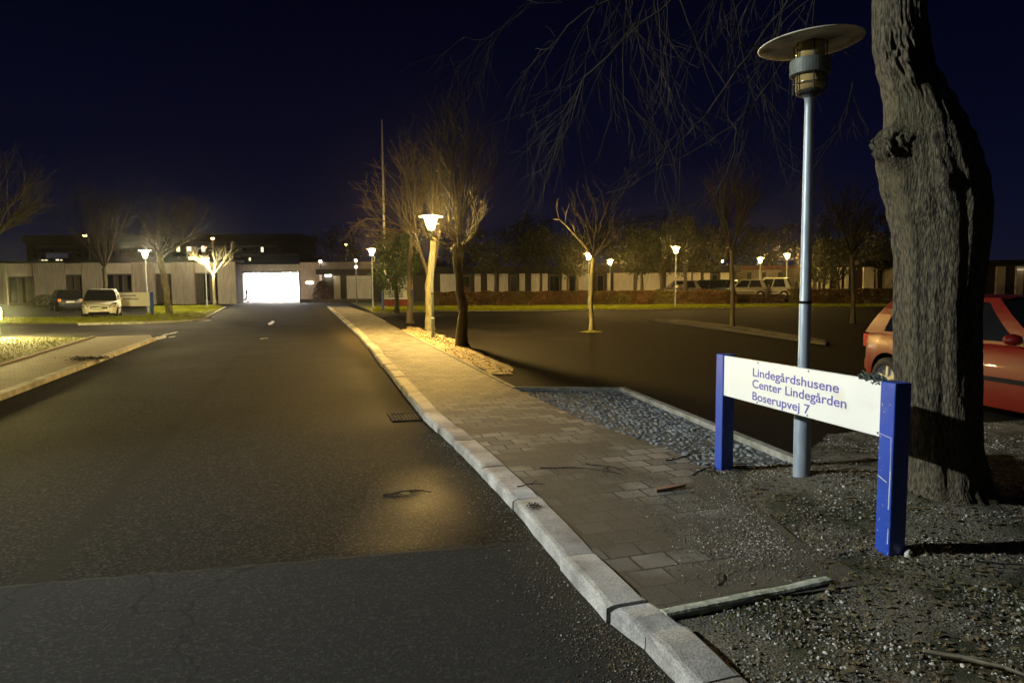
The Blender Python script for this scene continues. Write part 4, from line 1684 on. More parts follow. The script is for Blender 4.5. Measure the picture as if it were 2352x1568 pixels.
burl_z = PY(2005, 340, YT).z
burl2 = PY(2015, 130, YT).z
for j in range(NR + 1):
    z = zlo + (zhi - zlo) * j / NR
    cx_, rr = prof_at(z)
    for i in range(NS):
        a = 2 * PI * i / NS
        ca, sa = math.cos(a), math.sin(a)
        q = Vector((ca * 3.2, sa * 3.2, z * .55))
        r = rr * (1 + .07 * noise.noise(q) + .04 * noise.noise(q * 2.3))
        # long folds
        r += .009 * math.sin(a * 7 + z * 1.1 + 2 * noise.noise(Vector((0, 0, z)))) * (.6 + .5 * math.sin(z * 1.7))
        # bark ridges
        rd = 1 - abs(noise.noise(Vector((ca * 16, sa * 16, z * 3.2)))) * 2
        r += .0015 * rd + .002 * noise.noise(Vector((ca * 40, sa * 40, z * 9))) + .0035 * noise.noise(Vector((ca * 70, sa * 70, z * 20)))
        # root flare
        r += .20 * math.exp(-z / .13) * (.5 + .6 * abs(math.sin(a * 2.5 + .6)))
        # burl
        da = math.atan2(math.sin(a - 3.5), math.cos(a - 3.5))
        b1 = math.exp(-(da / .34) ** 2 - ((z - burl_z) / .11) ** 2)
        b0 = math.exp(-(da / .15) ** 2 - ((z - burl_z - .02) / .05) ** 2)
        r += .17 * b1 - .12 * b0 + .09 * b1 * noise.noise(Vector((ca * 20, sa * 20, z * 20)))
        da = math.atan2(math.sin(a - 4.1), math.cos(a - 4.1))
        b2 = math.exp(-(da / .5) ** 2 - ((z - burl2 + .05) / .2) ** 2)
        r += .06 * b2 * (1 + noise.noise(Vector((ca * 12, sa * 12, z * 10)))) - .05 * math.exp(-(da / .2) ** 2 - ((z - burl2 - .05) / .07) ** 2)
        for (a3, px3, py3, s3, w3) in ((3.9, 2065, 480, .03, .07), (4.4, 2100, 430, .03, .06), (4.2, 2075, 200, .045, .08)):
            z3 = PY(px3, py3, YT).z if False else CAMH + (651 - py3) / FPX * YT
            d3 = math.atan2(math.sin(a - a3), math.cos(a - a3))
            r += s3 * math.exp(-(d3 / .15) ** 2 - ((z - z3) / w3) ** 2)
        g.v.append((cx_ + r * ca - trunkc.x, r * sa * .95, z))
for j in range(NR):
    for i in range(NS):
        a = j * NS + i
        b = j * NS + (i + 1) % NS
        g.f.append((a, b, b + NS, a + NS))
g.f.append(tuple(NR * NS + i for i in range(NS)))
m_bigbark = mat('old_bark', (.115, .096, .058), (.022, .018, .011), .95, 75, .018, 95, lo=.38, hi=.62, stretch=(1, 1, .24), c3=(.058, .052, .020), s3=2.2, lo3=.5, hi3=.75)
g.build('trunk', m_bigbark, big, True)
# crown: limbs out of the frame above, drooping twigs into it
g = MB()
random.seed(77)
T0 = Vector((rows[-1][0], YT, zhi)) - trunkc
limbA = [T0, T0 + Vector((-.6, .5, .5)), T0 + Vector((-1.6, 1.1, .9)), T0 + Vector((-2.8, 1.6, 1.1)), T0 + Vector((-4.0, 2.0, 1.0))]
limbB = [T0, T0 + Vector((-.2, .2, 1.0)), T0 + Vector((-.8, .8, 2.2)), T0 + Vector((-1.2, 1.4, 3.2))]
limbC = [T0, T0 + Vector((.7, .4, .8)), T0 + Vector((1.8, .8, 1.6)), T0 + Vector((2.6, 1.4, 2.0))]
g.tube(limbA, [.13, .10, .075, .05, .02], 10)
g.tube(limbB, [.15, .12, .08, .03], 10)
g.tube(limbC, [.13, .10, .06, .02], 10)


def nearest(limb, p):
    best = None
    for i in range(len(limb) - 1):
        for k in range(11):
            q = limb[i].lerp(limb[i + 1], k / 10)
            if best is None or (q - p).length < (best - p).length:
                best = q
    return best


paths = [
    ([(1870, -60), (1812, 0), (1741, 94), (1648, 225), (1596, 291), (1530, 356), (1484, 403), (1437, 431), (1394, 443)], 6.3, .011),
    ([(1520, -80), (1559, 0), (1601, 103), (1634, 202), (1676, 277)], 6.8, .008),
    ([(1440, -40), (1352, 23), (1296, 70), (1263, 112), (1230, 112)], 6.6, .010),
    ([(1560, -30), (1455, 70), (1380, 145), (1338, 183), (1296, 253), (1249, 305), (1212, 342)], 6.4, .010),
    ([(1338, 183), (1318, 260), (1290, 320), (1272, 350)], 6.4, .006),
    ([(1440, -20), (1430, 185), (1448, 290), (1480, 392)], 7.0, .007),
    ([(1860, 60), (1790, 158), (1716, 255), (1630, 325), (1540, 375), (1490, 398)], 6.6, .008),
    ([(1690, 285), (1685, 356), (1662, 410), (1633, 455), (1590, 473)], 6.6, .006),
    ([(1880, -40), (1850, 10), (1836, 45)], 5.8, .006),
    ([(1800, -20), (1840, 22), (1862, 36)], 6.0, .006),
    ([(1240, -40), (1180, 40), (1120, 85), (1060, 88)], 7.5, .007),
    ([(1960, 190), (1935, 285), (1880, 345)], 7.2, .006),
    ([(1660, -40), (1655, 60), (1690, 110), (1720, 60)], 6.6, .006),
    ([(1740, -40), (1700, 50), (1712, 110), (1745, 100)], 6.2, .006),
    ([(1380, -40), (1350, 60), (1352, 120), (1310, 180), (1222, 235)], 6.9, .008),
]
for pth, Yd, r in paths:
    n = len(pth)
    pts = [PY(x, y, Yd + .12 * i) - trunkc for i, (x, y) in enumerate(pth)]
    if pth[0][1] < 0:
        top = nearest(limbA, pts[0] + Vector((0, 0, .5)))
        mid = (top + pts[0]) / 2 + Vector((0, 0, .12))
        pts = [top, mid] + pts
    # smooth
    sm = []
    for i in range(len(pts) - 1):
        p0 = pts[max(i - 1, 0)]
        p1 = pts[i]
        p2 = pts[i + 1]
        p3 = pts[min(i + 2, len(pts) - 1)]
        for k in range(4):
            t = k / 4
            q = .5 * ((2 * p1) + (p2 - p0) * t + (2 * p0 - 5 * p1 + 4 * p2 - p3) * t * t + (-p0 + 3 * p1 - 3 * p2 + p3) * t ** 3)
            sm.append(q + Vector((U(-1, 1), U(-1, 1), U(-1, 1))) * .012)
    sm.append(pts[-1])
    m_ = len(sm)
    g.tube(sm, [max(.0025, r * (1.5 - 1.25 * i / m_)) for i in range(m_)], 5)
    for k in range(6):
        i = random.randrange(m_ // 5, m_ - 1)
        d = (sm[i + 1] - sm[i]).normalized()
        branch(g, sm[i], (d + Vector((U(-.9, .9), U(-.5, .5), U(-.9, .3)))).normalized(), U(.25, .8), .0045, 1, 3, .5, (3, 3, 2), .13, -.06, .002)
# many fine hanging twigs
for k in range(18):
    px = U(1080, 2000)
    p = PY(px, U(-60, 30), U(6.2, 8.5)) - trunkc
    top = nearest(limbA, p + Vector((0, 0, .3)))
    if (top - p).length < 1.8:
        g.tube([top, (top + p) / 2 + Vector((0, 0, .1)), p], [.008, .006, .005], 4)
    else:
        continue
    branch(g, p, Vector((U(-.6, .2), U(-.3, .3), -1)).normalized(), U(.5, 1.5), .005, 0, 2, .45, (4, 3), .13, -.03, .0022)
g.build('crown', mat('big_tree_twigs', (.018, .0135, .008), (.010, .008, .005), .85, 20), big, True)

# ------------------------------------------------------------------ hedge and shrubs
random.seed(90)
hz = .03


def hedge(xa, xb, Y, Y2, h, label, n, ml, name='hedge', s=.06, depth=.8):
    r0 = empty(name, ((xa + xb) / 2, (Y + Y2) / 2, 0), 0, label, 'hedge')
    L_ = xb - xa
    g = MB()
    for k in range(n):
        t = R()
        x = xa + L_ * t
        hh = h * (1 + .10 * noise.noise(Vector((x * .8, 3, 0))) + .05 * noise.noise(Vector((x * 3, 3, 0))))
        edge = R()
        if edge < .55:
            y, z = -depth / 2 + abs(random.gauss(0, .1)), U(.05, hh)
        elif edge < .85:
            y, z = U(-depth / 2, depth / 2), hh - abs(random.gauss(0, .08))
        else:
            y, z = U(-depth / 2, depth / 2), U(0, hh)
        y += .12 * noise.noise(Vector((x * 1.5, z * 2, 0)))
        yy = Y + (Y2 - Y) * t + y
        a = Vector((U(-1, 1), U(-1, 1), U(-1, 1))) * s
        b = Vector((U(-1, 1), U(-1, 1), U(-1, 1))) * s * .7
        o_ = Vector((x - r0.location.x, yy - r0.location.y, z))
        g.quad(o_ - a, o_ - b, o_ + a, o_ + b)
    g.build('foliage', ml, r0)
    g = MB()
    for k in range(int(L_ * 3)):
        t = R()
        x = xa + L_ * t - r0.location.x
        y = Y + (Y2 - Y) * t - r0.location.y
        g.tube([(x, y, 0), (x + U(-.1, .1), y + U(-.2, .2), h * .8)], [.015, .006], 4)
    g.build('stems', m_twigdark, r0)
    return r0


HX0, HX1 = PX(1000, 56).x, PX(1690, 55).x
hedge(HX0, HX1, 56, 55, 1.15, 'long brown beech hedge behind the grass strip left of the white cars', 52000, m_leafbrown, s=.075)
hedge(PX(1812, 55).x, PX(2130, 54).x, 55, 54, 1.2, 'brown beech hedge behind the grass strip between lamp pole and big trunk', 20000, m_leafbrown, s=.075)
hedge(PX(1690, 56).x, PX(1800, 56).x, 56, 56, .8, 'low dark brown hedge in front of the white cars', 4500, m_reddry)


def shrub(px, Y, rx, rz, n, ml, label, z0=0, s=.06):
    c = PX(px, Y)
    r0 = empty('shrub', (c.x, c.y, z0), 0, label, 'shrub')
    g = MB()
    for k in range(n):
        z = R()
        a = U(0, 6.28)
        rr = rx * math.sqrt(max(0, 1 - z ** 1.6)) * R() ** .4 * (1 + .2 * noise.noise(Vector((a, z * 3, px))))
        o_ = Vector((rr * math.cos(a), rr * .8 * math.sin(a), z * rz))
        A = Vector((U(-1, 1), U(-1, 1), U(-1, 1))) * s
        B = Vector((U(-1, 1), U(-1, 1), U(-1, 1))) * s * .7
        g.quad(o_ - A, o_ - B, o_ + A, o_ + B)
    g.build('foliage', ml, r0)
    g = MB()
    for k in range(6):
        g.tube([(0, 0, 0), (U(-.5, .5) * rx, U(-.4, .4) * rx, rz * .7)], [.03, .01], 4)
    g.build('stems', m_twigdark, r0)


shrub(740, 75, 1.2, 2.3, 5200, m_reddry, 'reddish brown cone shaped shrub by the corner right of the lit passage')
shrub(2070, 60, 1.6, 2.4, 1500, m_leafdark, 'dark shrub at the right end of the brown hedge')
shrub(1845, 60, 1.3, 2.2, 1500, m_leafdark, 'dark shrub just left of the near lamp pole base of the far lot')
shrub(1065, 60, .9, 1.6, 900, m_reddry, 'dark red shrub beside the thick dark pollard trunk')
shrub(100, 60, 1.6, 1.1, 1500, m_leafdark, 'low dark shrub under the window behind the navy car')

# ------------------------------------------------------------------ buildings
BY = 68.0


def bx(px, Y=BY):
    return PX(px, Y).x


def bz(py, Y=BY, px=270):
    return PY(px, py, Y).z


# left concrete building
r0 = empty('concrete_building', (bx(270), BY, 0), 0, 'long single storey ribbed concrete building on the left behind the parked cars', 'building')
X0 = bx(270)
top = bz(603)
xl, xr = bx(-60), bx(541)
g = MB().box(xl - X0, xr - X0 - .15, .25, 2.2, -.1, top - .15)
g.build('wall', m_dark_wall, r0)
g = MB()
segs = [(-60, 16), (80, 150), (190, 237), (304, 356), (395, 447), (501, 541)]
for a_, b_ in segs:
    # ribbed concrete panels, built of upright boards
    x = bx(a_) - X0
    xe = bx(b_) - X0
    while x < xe - .01:
        wv = min(.22, xe - x)
        d_ = U(0, .035)
        g.box(x, x + wv - .012, -.05 - d_, .245, 0, top + U(-.004, .004))
        x += wv
    g.box(bx(a_) - X0, xe - .012, .2, .249, .01, top - .02)
    g.build('concrete_panel', m_concrete, r0)
    g = MB()
wins = [(18, 78, 635, 700, 3), (152, 188, 631, 700, 2), (240, 302, 630, 672, 3), (358, 393, 630, 692, 2), (449, 499, 629, 694, 3)]
g = MB()
for (a_, b_, yt, yb, npn) in wins:
    xa_, xb_ = bx(a_) - X0, bx(b_) - X0
    zt, zb_ = bz(yt), max(.15, bz(yb))
    # header panel
    MB().box(xa_ - .02, xb_ + .02, .02, .25, zt + .06, top - .05).build('header_panel', m_white_wall, r0)
    if zb_ > .4:
        MB().box(xa_ - .02, xb_ + .02, .02, .25, 0, zb_ - .05).build('sill_panel', m_white_wall, r0)
for (a_, b_, yt, yb, npn) in wins:
    xa_, xb_ = bx(a_) - X0, bx(b_) - X0
    zt, zb_ = bz(yt), max(.15, bz(yb))
    wf = MB()
    wf.box(xa_, xb_, .10, .24, zt - .08, zt + .04).box(xa_, xb_, .10, .24, zb_ - .04, zb_ + .06)
    for k in range(npn + 1):
        x = xa_ + (xb_ - xa_) * k / npn
        wf.box(x - .05, x + .05, .09, .23, zb_ + .07, zt - .09)
    fo = wf.build('window', m_frame, r0)
    MB().box(xa_ + .05, xb_ - .05, .17, .19, zb_ + .05, zt - .05).build('pane', m_glass, fo)
    gg = MB()
    for k in range(npn):
        if R() < .75:
            xs_ = xa_ + (xb_ - xa_) * (k + .1) / npn
            gg.box(xs_, xs_ + (xb_ - xa_) / npn * U(.3, .8), .155, .165, zb_ + .1, zt - .12)
    gg.build('curtain', m_curtain, fo)
MB().box(xl - X0 - .1, xr - X0 + .05, -.2, 2.4, top + .01, top + .22).build('roof', m_roof, r0)
# drainpipe and wall light
MB().tube([(bx(79) - X0, -.16, 0), (bx(79) - X0, -.16, top)], .05, 8).build('drainpipe', m_frame, r0)

# centre: passage building with the lit carport
CY = 78.0
X0 = PX(625, CY).x
r0 = empty('passage_building', (X0, CY, 0), 0, 'low building with a dazzling white lit passage at the end of the road', 'building')


def cx2(px):
    return PX(px, CY).x - X0


def cz2(py):
    return PY(625, py, CY).z


x_a, x_b = cx2(557), cx2(688)
zt = cz2(627)
tp2 = cz2(603)
g = MB()
m_pink = mat('pinkish_concrete', (.5, .43, .40), (.36, .31, .29), .9, 2, stretch=(4, 4, .7))
MB().box(cx2(541), cx2(556), 0, 8, -.1, cz2(610)).build('wall', m_pink, r0)
MB().box(cx2(690), cx2(734), 0, 8, -.1, tp2).build('wall', m_pink, r0)
g = MB()
g.box(cx2(556) + .003, cx2(690) - .003, -.2, 8, zt + .25, cz2(607))
g.build('fascia', m_concrete, r0)
g = MB()
x = cx2(558)
while x < cx2(685):
    MB().box(x, x + .35, -.32, -.203, zt + .5, cz2(610)).build('beam_end', m_concrete, r0)
    x += .55
# interior
g = MB()
g.box(x_a, x_b, 6.9, 7.1, 0, zt + .2)
g.box(x_a - .003, x_a + .15, .2, 6.89, 0, zt + .2)
g.box(x_b - .15, x_b + .003, .2, 6.89, 0, zt + .2)
g.box(x_a + .16, x_b - .16, .2, 6.88, zt + .10, zt + .24)
g.build('interior_wall', m_interior, r0)
g = MB()
g.box(x_a + .16, x_b - .16, -3.0, 6.85, .004, .014)
g.build('floor_slab', mat('pale_floor', (.5, .46, .44), (.4, .37, .35), .6, 2), r0)
for k in range(4):
    lx = x_a + (x_b - x_a) * (.14 + .24 * k)
    lt = MB()
    lt.box(lx - .5, lx + .5, .5, 5.8, zt - .02, zt + .05)
    lt.build('ceiling_light', m_tube, r0)
g = MB()
g.box(x_a - .1, x_b + .1, .0, .18, zt - .0, zt + .22)
g.box(x_a - .1, x_a + .08, .0, .18, 0, zt - .003)
g.box(x_b - .05, x_b + .12, -.02, .2, 0, zt - .003)
g.build('portal_frame', m_frame, r0)
MB().box(cx2(704), cx2(719), -.06, -.01, cz2(651), cz2(648)).build('wall_light_or_sign', m_lampsmall, r0)  # white stripe sign on the wall, made to glow though no lamp
MB().box(cx2(548), cx2(552), -.06, -.01, cz2(661), cz2(658)).build('wall_light_or_sign', m_lampsmall, r0)
# right wing with dark canopy
r0 = empty('garage_building', (PX(800, CY).x, CY, 0), 0, 'low dark fronted wing with pale garage door right of the lit passage', 'building')
X0 = PX(800, CY).x


def wbox(g, a_, b_, y0, y1, pt, pb, z0=None):
    g.box(PX(a_, CY).x - X0, PX(b_, CY).x - X0, y0, y1, PY(800, pb, CY).z if z0 is None else z0, PY(800, pt, CY).z)


g = MB()
wbox(g, 735, 1000, 1.0, 8, 601, 620, -.1)
g.build('wall', m_dark_wall, r0)
g = MB()
wbox(g, 735, 880, .7, .995, 601, 617)
g.build('upper_wall', mat('grey_band', (.20, .17, .17), (.14, .12, .12), .9, 2), r0)
g = MB()
wbox(g, 733, 1000, -1.2, .69, 618.5, 630.5)
g.build('canopy', m_roof, r0)
for (a_, b_) in ((762, 777), (792, 849), (880, 896), (905, 945)):
    g = MB()
    wbox(g, a_, b_, .9, .995, 633, 682, .05)
    d_ = g.build('garage_door' if b_ - a_ > 50 else 'panel', m_white_wall, r0)
    if b_ - a_ > 50:
        gg = MB()
        for k in range(9):
            z = .3 + k * .26
            gg.box(PX(a_, CY).x - X0 + .1, PX(b_, CY).x - X0 - .1, .88, .899, z, z + .03)
        gg.build('groove', m_frame, d_)
for px in (746, 754):
    g = MB().lathe([(0, -.14), (.14, -.05), (.14, .08), (0, .14)], 10, c=(PX(px, CY).x - X0, .8, PY(px, 632.5, CY).z))
    g.build('wall_light_or_sign', m_lampsmall, r0, True)
g = MB().lathe([(0, -.14), (.16, -.05), (.14, .08), (0, .14)], 10, c=(PX(735, CY).x - X0, .4, PY(735, 602, CY).z + .1))
g.build('roof_light', m_lampsmall, r0, True)
MB().tube([(PX(735, CY).x - X0, .5, 3), (PX(735, CY).x - X0, .45, PY(735, 604, CY).z)], .04, 6).build('light_bracket', m_frame, r0)
# low kerb wall before it
g = MB().box(PX(690, 73).x, PX(870, 73).x, 72.5, 73, -.1, .35)
tag(g.build('low_wall', m_dark_wall), 'low dark wall in front of the garage wing', 'wall')

# right: long pale building behind the hedge
RY = 78.0
r0 = empty('long_building', (PX(1500, RY).x, RY, 0), 0, 'long low pale panelled building with dark flat roof behind the hedge', 'building')
X0 = PX(1500, RY).x
zt = PY(1500, 626, RY).z
ztop = PY(1500, 610, RY).z
g = MB().box(PX(985, RY).x - X0, PX(1690, RY).x - X0, .3, 9, -.1, zt)
g.build('wall', m_dark_wall, r0)
MB().box(PX(980, RY).x - X0, PX(1695, RY).x - X0, -.9, 9.3, zt + .003, ztop).build('roof', m_roof, r0)
panels = [(1011, 1046), (1090, 1104), (1119, 1138), (1146, 1167), (1193, 1206), (1220, 1258), (1291, 1302), (1329, 1358), (1395, 1402), (1410, 1455), (1460, 1517), (1531, 1588), (1592, 1631), (1655, 1675)]
for a_, b_ in panels:
    g = MB().box(PX(a_, RY).x - X0, PX(b_, RY).x - X0, .1, .295, 0, zt - .02)
    g.build('panel', m_white_wall, r0)
for a_, b_ in ((1371, 1388), (1061, 1080), (1172, 1188), (1262, 1286), (1306, 1324), (1635, 1650)):
    fo = MB()
    xa_, xb_ = PX(a_, RY).x - X0, PX(b_, RY).x - X0
    fo.box(xa_, xb_, .15, .295, zt - .3, zt - .2).box(xa_, xb_, .15, .295, .9, 1.0).box(xa_, xa_ + .08, .16, .29, 1.003, zt - .303).box(xb_ - .08, xb_, .16, .29, 1.003, zt - .303)
    fo = fo.build('window', m_frame, r0)
    MB().box(xa_ + .08, xb_ - .08, .22, .25, 1, zt - .3).build('pane', m_glass, fo)
# skylight bump and small white lamp
MB().box(PX(1392, RY).x - X0, PX(1430, RY).x - X0, 1, 4, ztop + .003, ztop + .35).build('roof_hatch', m_dark_wall, r0)
g = MB().lathe([(0, -.12), (.13, -.05), (.13, .08), (0, .12)], 10, c=(PX(1652, RY).x - X0, -.95, PY(1652, 601, RY).z))
g.build('roof_light', m_lampsmall, r0, True)
# mauve building between
RY2 = 84.0
r0 = empty('grey_mauve_building', (PX(1730, RY2).x, RY2, 0), 0, 'low mauve grey building with reddish eave behind the white parked cars', 'building')
X0 = PX(1730, RY2).x
zt = PY(1730, 620, RY2).z
m_mauve = mat('mauve_wall', (.30, .25, .26), (.2, .17, .17), .9, 2, stretch=(3, 3, .7))
g = MB().box(PX(1690, RY2).x - X0, PX(1840, RY2).x - X0, 0, 8, -.1, zt)
g.build('wall', m_mauve, r0)
MB().box(PX(1684, RY2).x - X0, PX(1845, RY2).x - X0, -.8, 8.2, zt + .003, zt + .5).build('roof', mat('red_brown_eave', (.16, .05, .04), (.08, .03, .03), .8, 2), r0)
for a_, b_ in ((1715, 1725), (1750, 1758), (1786, 1796), (1815, 1828)):
    MB().box(PX(a_, RY2).x - X0, PX(b_, RY2).x - X0, -.06, -.003, .2, zt - .3).build('door', m_dark_wall, r0)
# right pavilion
RY3 = 66.0
r0 = empty('pavilion', (PX(2000, RY3).x, RY3, 0), 0, 'small pale pavilion with projecting dark flat roof left of the big trunk', 'building')
X0 = PX(2000, RY3).x
zt = PY(2000, 611, RY3).z
g = MB().box(PX(1870, RY3).x - X0, PX(2420, RY3).x - X0, .3, 8, -.1, zt)
g.build('wall', m_dark_wall, r0)
MB().box(PX(1958, RY3).x - X0, PX(2430, RY3).x - X0, -1, 8.3, zt + .003, PY(2000, 600, RY3).z).build('roof', m_roof, r0)
for a_, b_ in ((1880, 1890), (1898, 1906), (1925, 1934), (1942, 1950), (1984, 2008), (2030, 2052), (2290, 2310), (2335, 2352)):
    MB().box(PX(a_, RY3).x - X0, PX(b_, RY3).x - X0, .1, .295, 0, zt - .1).build('panel', m_white_wall, r0)
MB().box(PX(2336, RY3).x - X0, PX(2352, RY3).x - X0, -.5, .09, zt - .5, zt - .35).build('awning_light', mat('dim_awning', (.5, .45, .35), rough=.5, emit=(1, .8, .5), estr=.4), r0)

# far apartment block
FY = 150.0
r0 = empty('apartment_block', (PX(380, FY).x, FY, 0), 0, 'wide dark multi storey apartment block behind the concrete building', 'building')
X0 = PX(380, FY).x


def fx(px):
    return PX(px, FY).x - X0


def fz(py):
    return PY(380, py, FY).z


MB().box(fx(66), fx(688), 0, 14, -.1, fz(556)).build('wall', m_block, r0)
MB().box(fx(62), fx(692), -.6, 14.5, fz(556) + .003, fz(539)).build('roof', m_roof, r0)
g = MB()
for (a_, b_, yt, yb) in ((90, 180, 563, 567), (285, 400, 564, 569), (285, 355, 580, 592), (480, 640, 565, 569), (560, 690, 584, 590), (500, 555, 586, 592)):
    MB().box(fx(a_), fx(b_), -.5, -.003, fz(yb), fz(yt)).build('balcony', m_block2, r0)
for (a_, b_, yt, yb, mm) in ((409.5, 417, 566, 578, m_lit), (433, 438, 567, 577, m_lit), (439.5, 442.5, 567, 577, m_lit), (444, 448, 568, 577, m_litdim), (450, 454, 568, 577, m_litdim), (467, 473, 566, 578, m_lit), (436, 455, 590, 598, m_lit), (411, 416, 590, 594, m_litdim), (602.5, 608, 567, 580, m_lit), (574, 578, 593, 600, m_lit), (92, 97, 594, 600, m_litdim), (99, 104, 595, 600, m_lit), (106, 113, 595, 600, m_lit), (132, 139, 594, 600, m_lit), (142, 147, 595, 600, m_lit), (110, 160, 580, 591, m_litdim)):
    w_ = MB()
    w_.box(fx(a_) - .12, fx(b_) + .12, -.05, -.003, fz(yb) - .12, fz(yb) - .003).box(fx(a_) - .12, fx(b_) + .12, -.05, -.003, fz(yt) + .003, fz(yt) + .12)
    w_ = w_.build('window', m_frame, r0)
    MB().box(fx(a_), fx(b_), -.04, -.003, fz(yb), fz(yt)).build('pane', mm, w_)
for k in range(30):
    px_ = 80 + k * 20
    if R() < .8:
        for yt in (571, 583):
            w_ = MB()
            w_.box(fx(px_), fx(px_ + 9), -.03, -.004, fz(yt + 7), fz(yt + 6.3))
            w_ = w_.build('window', m_frame, r0)
            MB().box(fx(px_ + .5), fx(px_ + 8.5), -.02, -.004, fz(yt + 6.2), fz(yt)).build('pane', m_glass, w_)


# ------------------------------------------------------------------ cars
def car(loc, heading, paint, label, L=3.85, W=1.66, H=1.48, group=None, front_detail=True, name='parked_car', orange=False, simple=False):
    """car faces local +x"""
    r0 = empty(name, loc, heading, label, 'car', group)
    hw = W / 2
    xw1, xw2, wr = L * .5 - .72, -L * .5 + .62, .295
    belt = lambda x: .0
    # height of the body's upper edge (bonnet, belt, tail) along the length
    keys = [(-L / 2, .62), (-L / 2 + .04, .88), (-L / 2 + .15, .97), (-L * .2, .95), (L * .12, .92), (L * .22, .93), (L * .36, .84), (L / 2 - .14, .72), (L / 2 - .03, .60), (L / 2, .48)]
    wk = [(-L / 2, .78), (-L / 2 + .1, .90), (-L / 2 + .4, .97), (0, 1), (L / 2 - .6, .97), (L / 2 - .2, .87), (L / 2, .68)]

    def ip(ks, x):
        for i in range(len(ks) - 1):
            if x <= ks[i + 1][0]:
                t = (x - ks[i][0]) / (ks[i + 1][0] - ks[i][0])
                return ks[i][1] + (ks[i + 1][1] - ks[i][1]) * t
        return ks[-1][1]
    st = []
    x = -L / 2
    while x < L / 2:
        st.append(x)
        near_w = min(abs(x - xw1), abs(x - xw2)) < .42
        x += .025 if near_w else .06
    st.append(L / 2)
    g = MB()
    ts = [0, .06, .2, .4, .62, .8, .93, 1.0]
    sec = []
    for x in st:
        z0 = .20 + (.06 if abs(x) > L / 2 - .25 else 0)
        for xw in (xw1, xw2):
            d = x - xw
            if abs(d) < .36:
                z0 = max(z0, math.sqrt(.36 ** 2 - d * d) + wr)
        zb = max(ip(keys, x), z0 + .02)
        wv = hw * ip(wk, x)
        row = []
        for t in ts:
            z = z0 + (zb - z0) * t
            s = (z - .2) / .78
            yw = wv * (1 - .05 * (1 - min(1, s / .45)) ** 2 - .12 * max(0, (s - .6) / .4) ** 2)
            if t == 1.0:
                yw -= .03
            row.append((x, -yw, z))
        zc = zb + .035 * ip([(-L / 2, 0), (0, 1), (L / 2, .3)], x)
        row.append((x, -wv * .5, zc))
        row.append((x, 0, zc + .012))
        full = row + [(x, -y, z) for (x, y, z) in row[-2::-1]]
        sec.append(full)
    m = len(sec[0])
    for s in sec:
        g.v += s
    for i in range(len(sec) - 1):
        for k in range(m - 1):
            g.f.append((i * m + k, (i + 1) * m + k, (i + 1) * m + k + 1, i * m + k + 1))
    g.f.append(tuple(range(m)))
    g.f.append(tuple((len(sec) - 1) * m + k for k in range(m))[::-1])
    g.build('body', paint, r0, True, recalc=True)
    g = MB()
    g.box(-L / 2 + .15, L / 2 - .2, -hw + .2, hw - .2, .16, .6)
    g.box(-L / 2 + .05, xw2 - .37, -hw + .15, hw - .15, .2, .5)
    g.build('underbody', m_black, r0)
    # greenhouse
    xb0, xt0, xt1, xb1 = -L / 2 + .10, -L / 2 + .50, L * .06, L * .245
    bw, tw = hw * .90, hw * .70
    zb0, zt_ = .92, H - .03

    def gh(u, v):      # u along side 0 rear .. 1 front at height v
        xx = (xb0 + (xt0 - xb0) * v) * (1 - u) + (xb1 + (xt1 - xb1) * v) * u
        bow = .04 * math.sin(PI * v)
        return Vector((xx, (bw + (tw - bw) * v + bow), zb0 + (zt_ - zb0) * v))
    # glass bands
    NV = 6
    for side in (-1, 1):
        for (u0, u1) in ((.13, .50), (.54, .90)):
            gl = MB()
            for k in range(NV):
                v0, v1 = .05 + .85 * k / NV, .05 + .85 * (k + 1) / NV
                q = [gh(u0, v0), gh(u1, v0), gh(u1, v1), gh(u0, v1)]
                q = [(p.x, side * p.y, p.z) for p in q]
                gl.quad(*q)
            gl.build('side_window', m_carglass, r0)
        fr_ = MB()
        for (u0, u1, v0, v1) in ((0, .13, 0, 1), (.50, .54, 0, 1), (.90, 1, 0, 1)):
            for k in range(NV):
                a0, a1 = v0 + (v1 - v0) * k / NV, v0 + (v1 - v0) * (k + 1) / NV
                q = [gh(u0, a0), gh(u1, a0), gh(u1, a1), gh(u0, a1)]
                q = [(p.x, side * (p.y + .006), p.z) for p in q]
                fr_.quad(*q)
        for (v0, v1) in ((-.02, .05), (.90, 1)):
            q = [gh(0, v0), gh(1, v0), gh(1, v1), gh(0, v1)]
            q = [(p.x, side * (p.y + .003), p.z) for p in q]
            fr_.quad(*q)
        fr_.build('pillars', paint, r0)
    for nm, u in (('rear_window', 0), ('windscreen', 1)):
        gl = MB()
        for k in range(NV):
            v0, v1 = k / NV, (k + 1) / NV
            for j in range(6):
                s0, s1 = -1 + 2 * j / 6, -1 + 2 * (j + 1) / 6
                cu = lambda s: (1 - s * s) * .07 * (1 if u else -1)
                q = []
                for (s, v) in ((s0, v0), (s1, v0), (s1, v1), (s0, v1)):
                    p = gh(u, v)
                    q.append((p.x + cu(s), p.y * s, p.z))
                gl.quad(*q)
        gl.build(nm, m_carglass, r0, True)
    # roof
    g = MB()
    n1 = 8
    for i in range(n1 + 1):
        xx = xt0 - .05 + (xt1 + .05 - xt0 + .05) * i / n1
        e_ = 1 - (2 * i / n1 - 1) ** 2
        for j in range(9):
            s = -1 + 2 * j / 8
            g.v.append((xx + (1 - s * s) * (.06 if i == n1 else -.05 if i == 0 else 0), tw * s * 1.03, zt_ + .03 * (1 - s ** 4) * (.5 + .5 * e_) - (.0 if abs(s) < 1 else .03)))
    for i in range(n1):
        for j in range(8):
            a = i * 9 + j
            g.f.append((a, a + 9, a + 10, a + 1))
    g.build('roof', paint, r0, True)
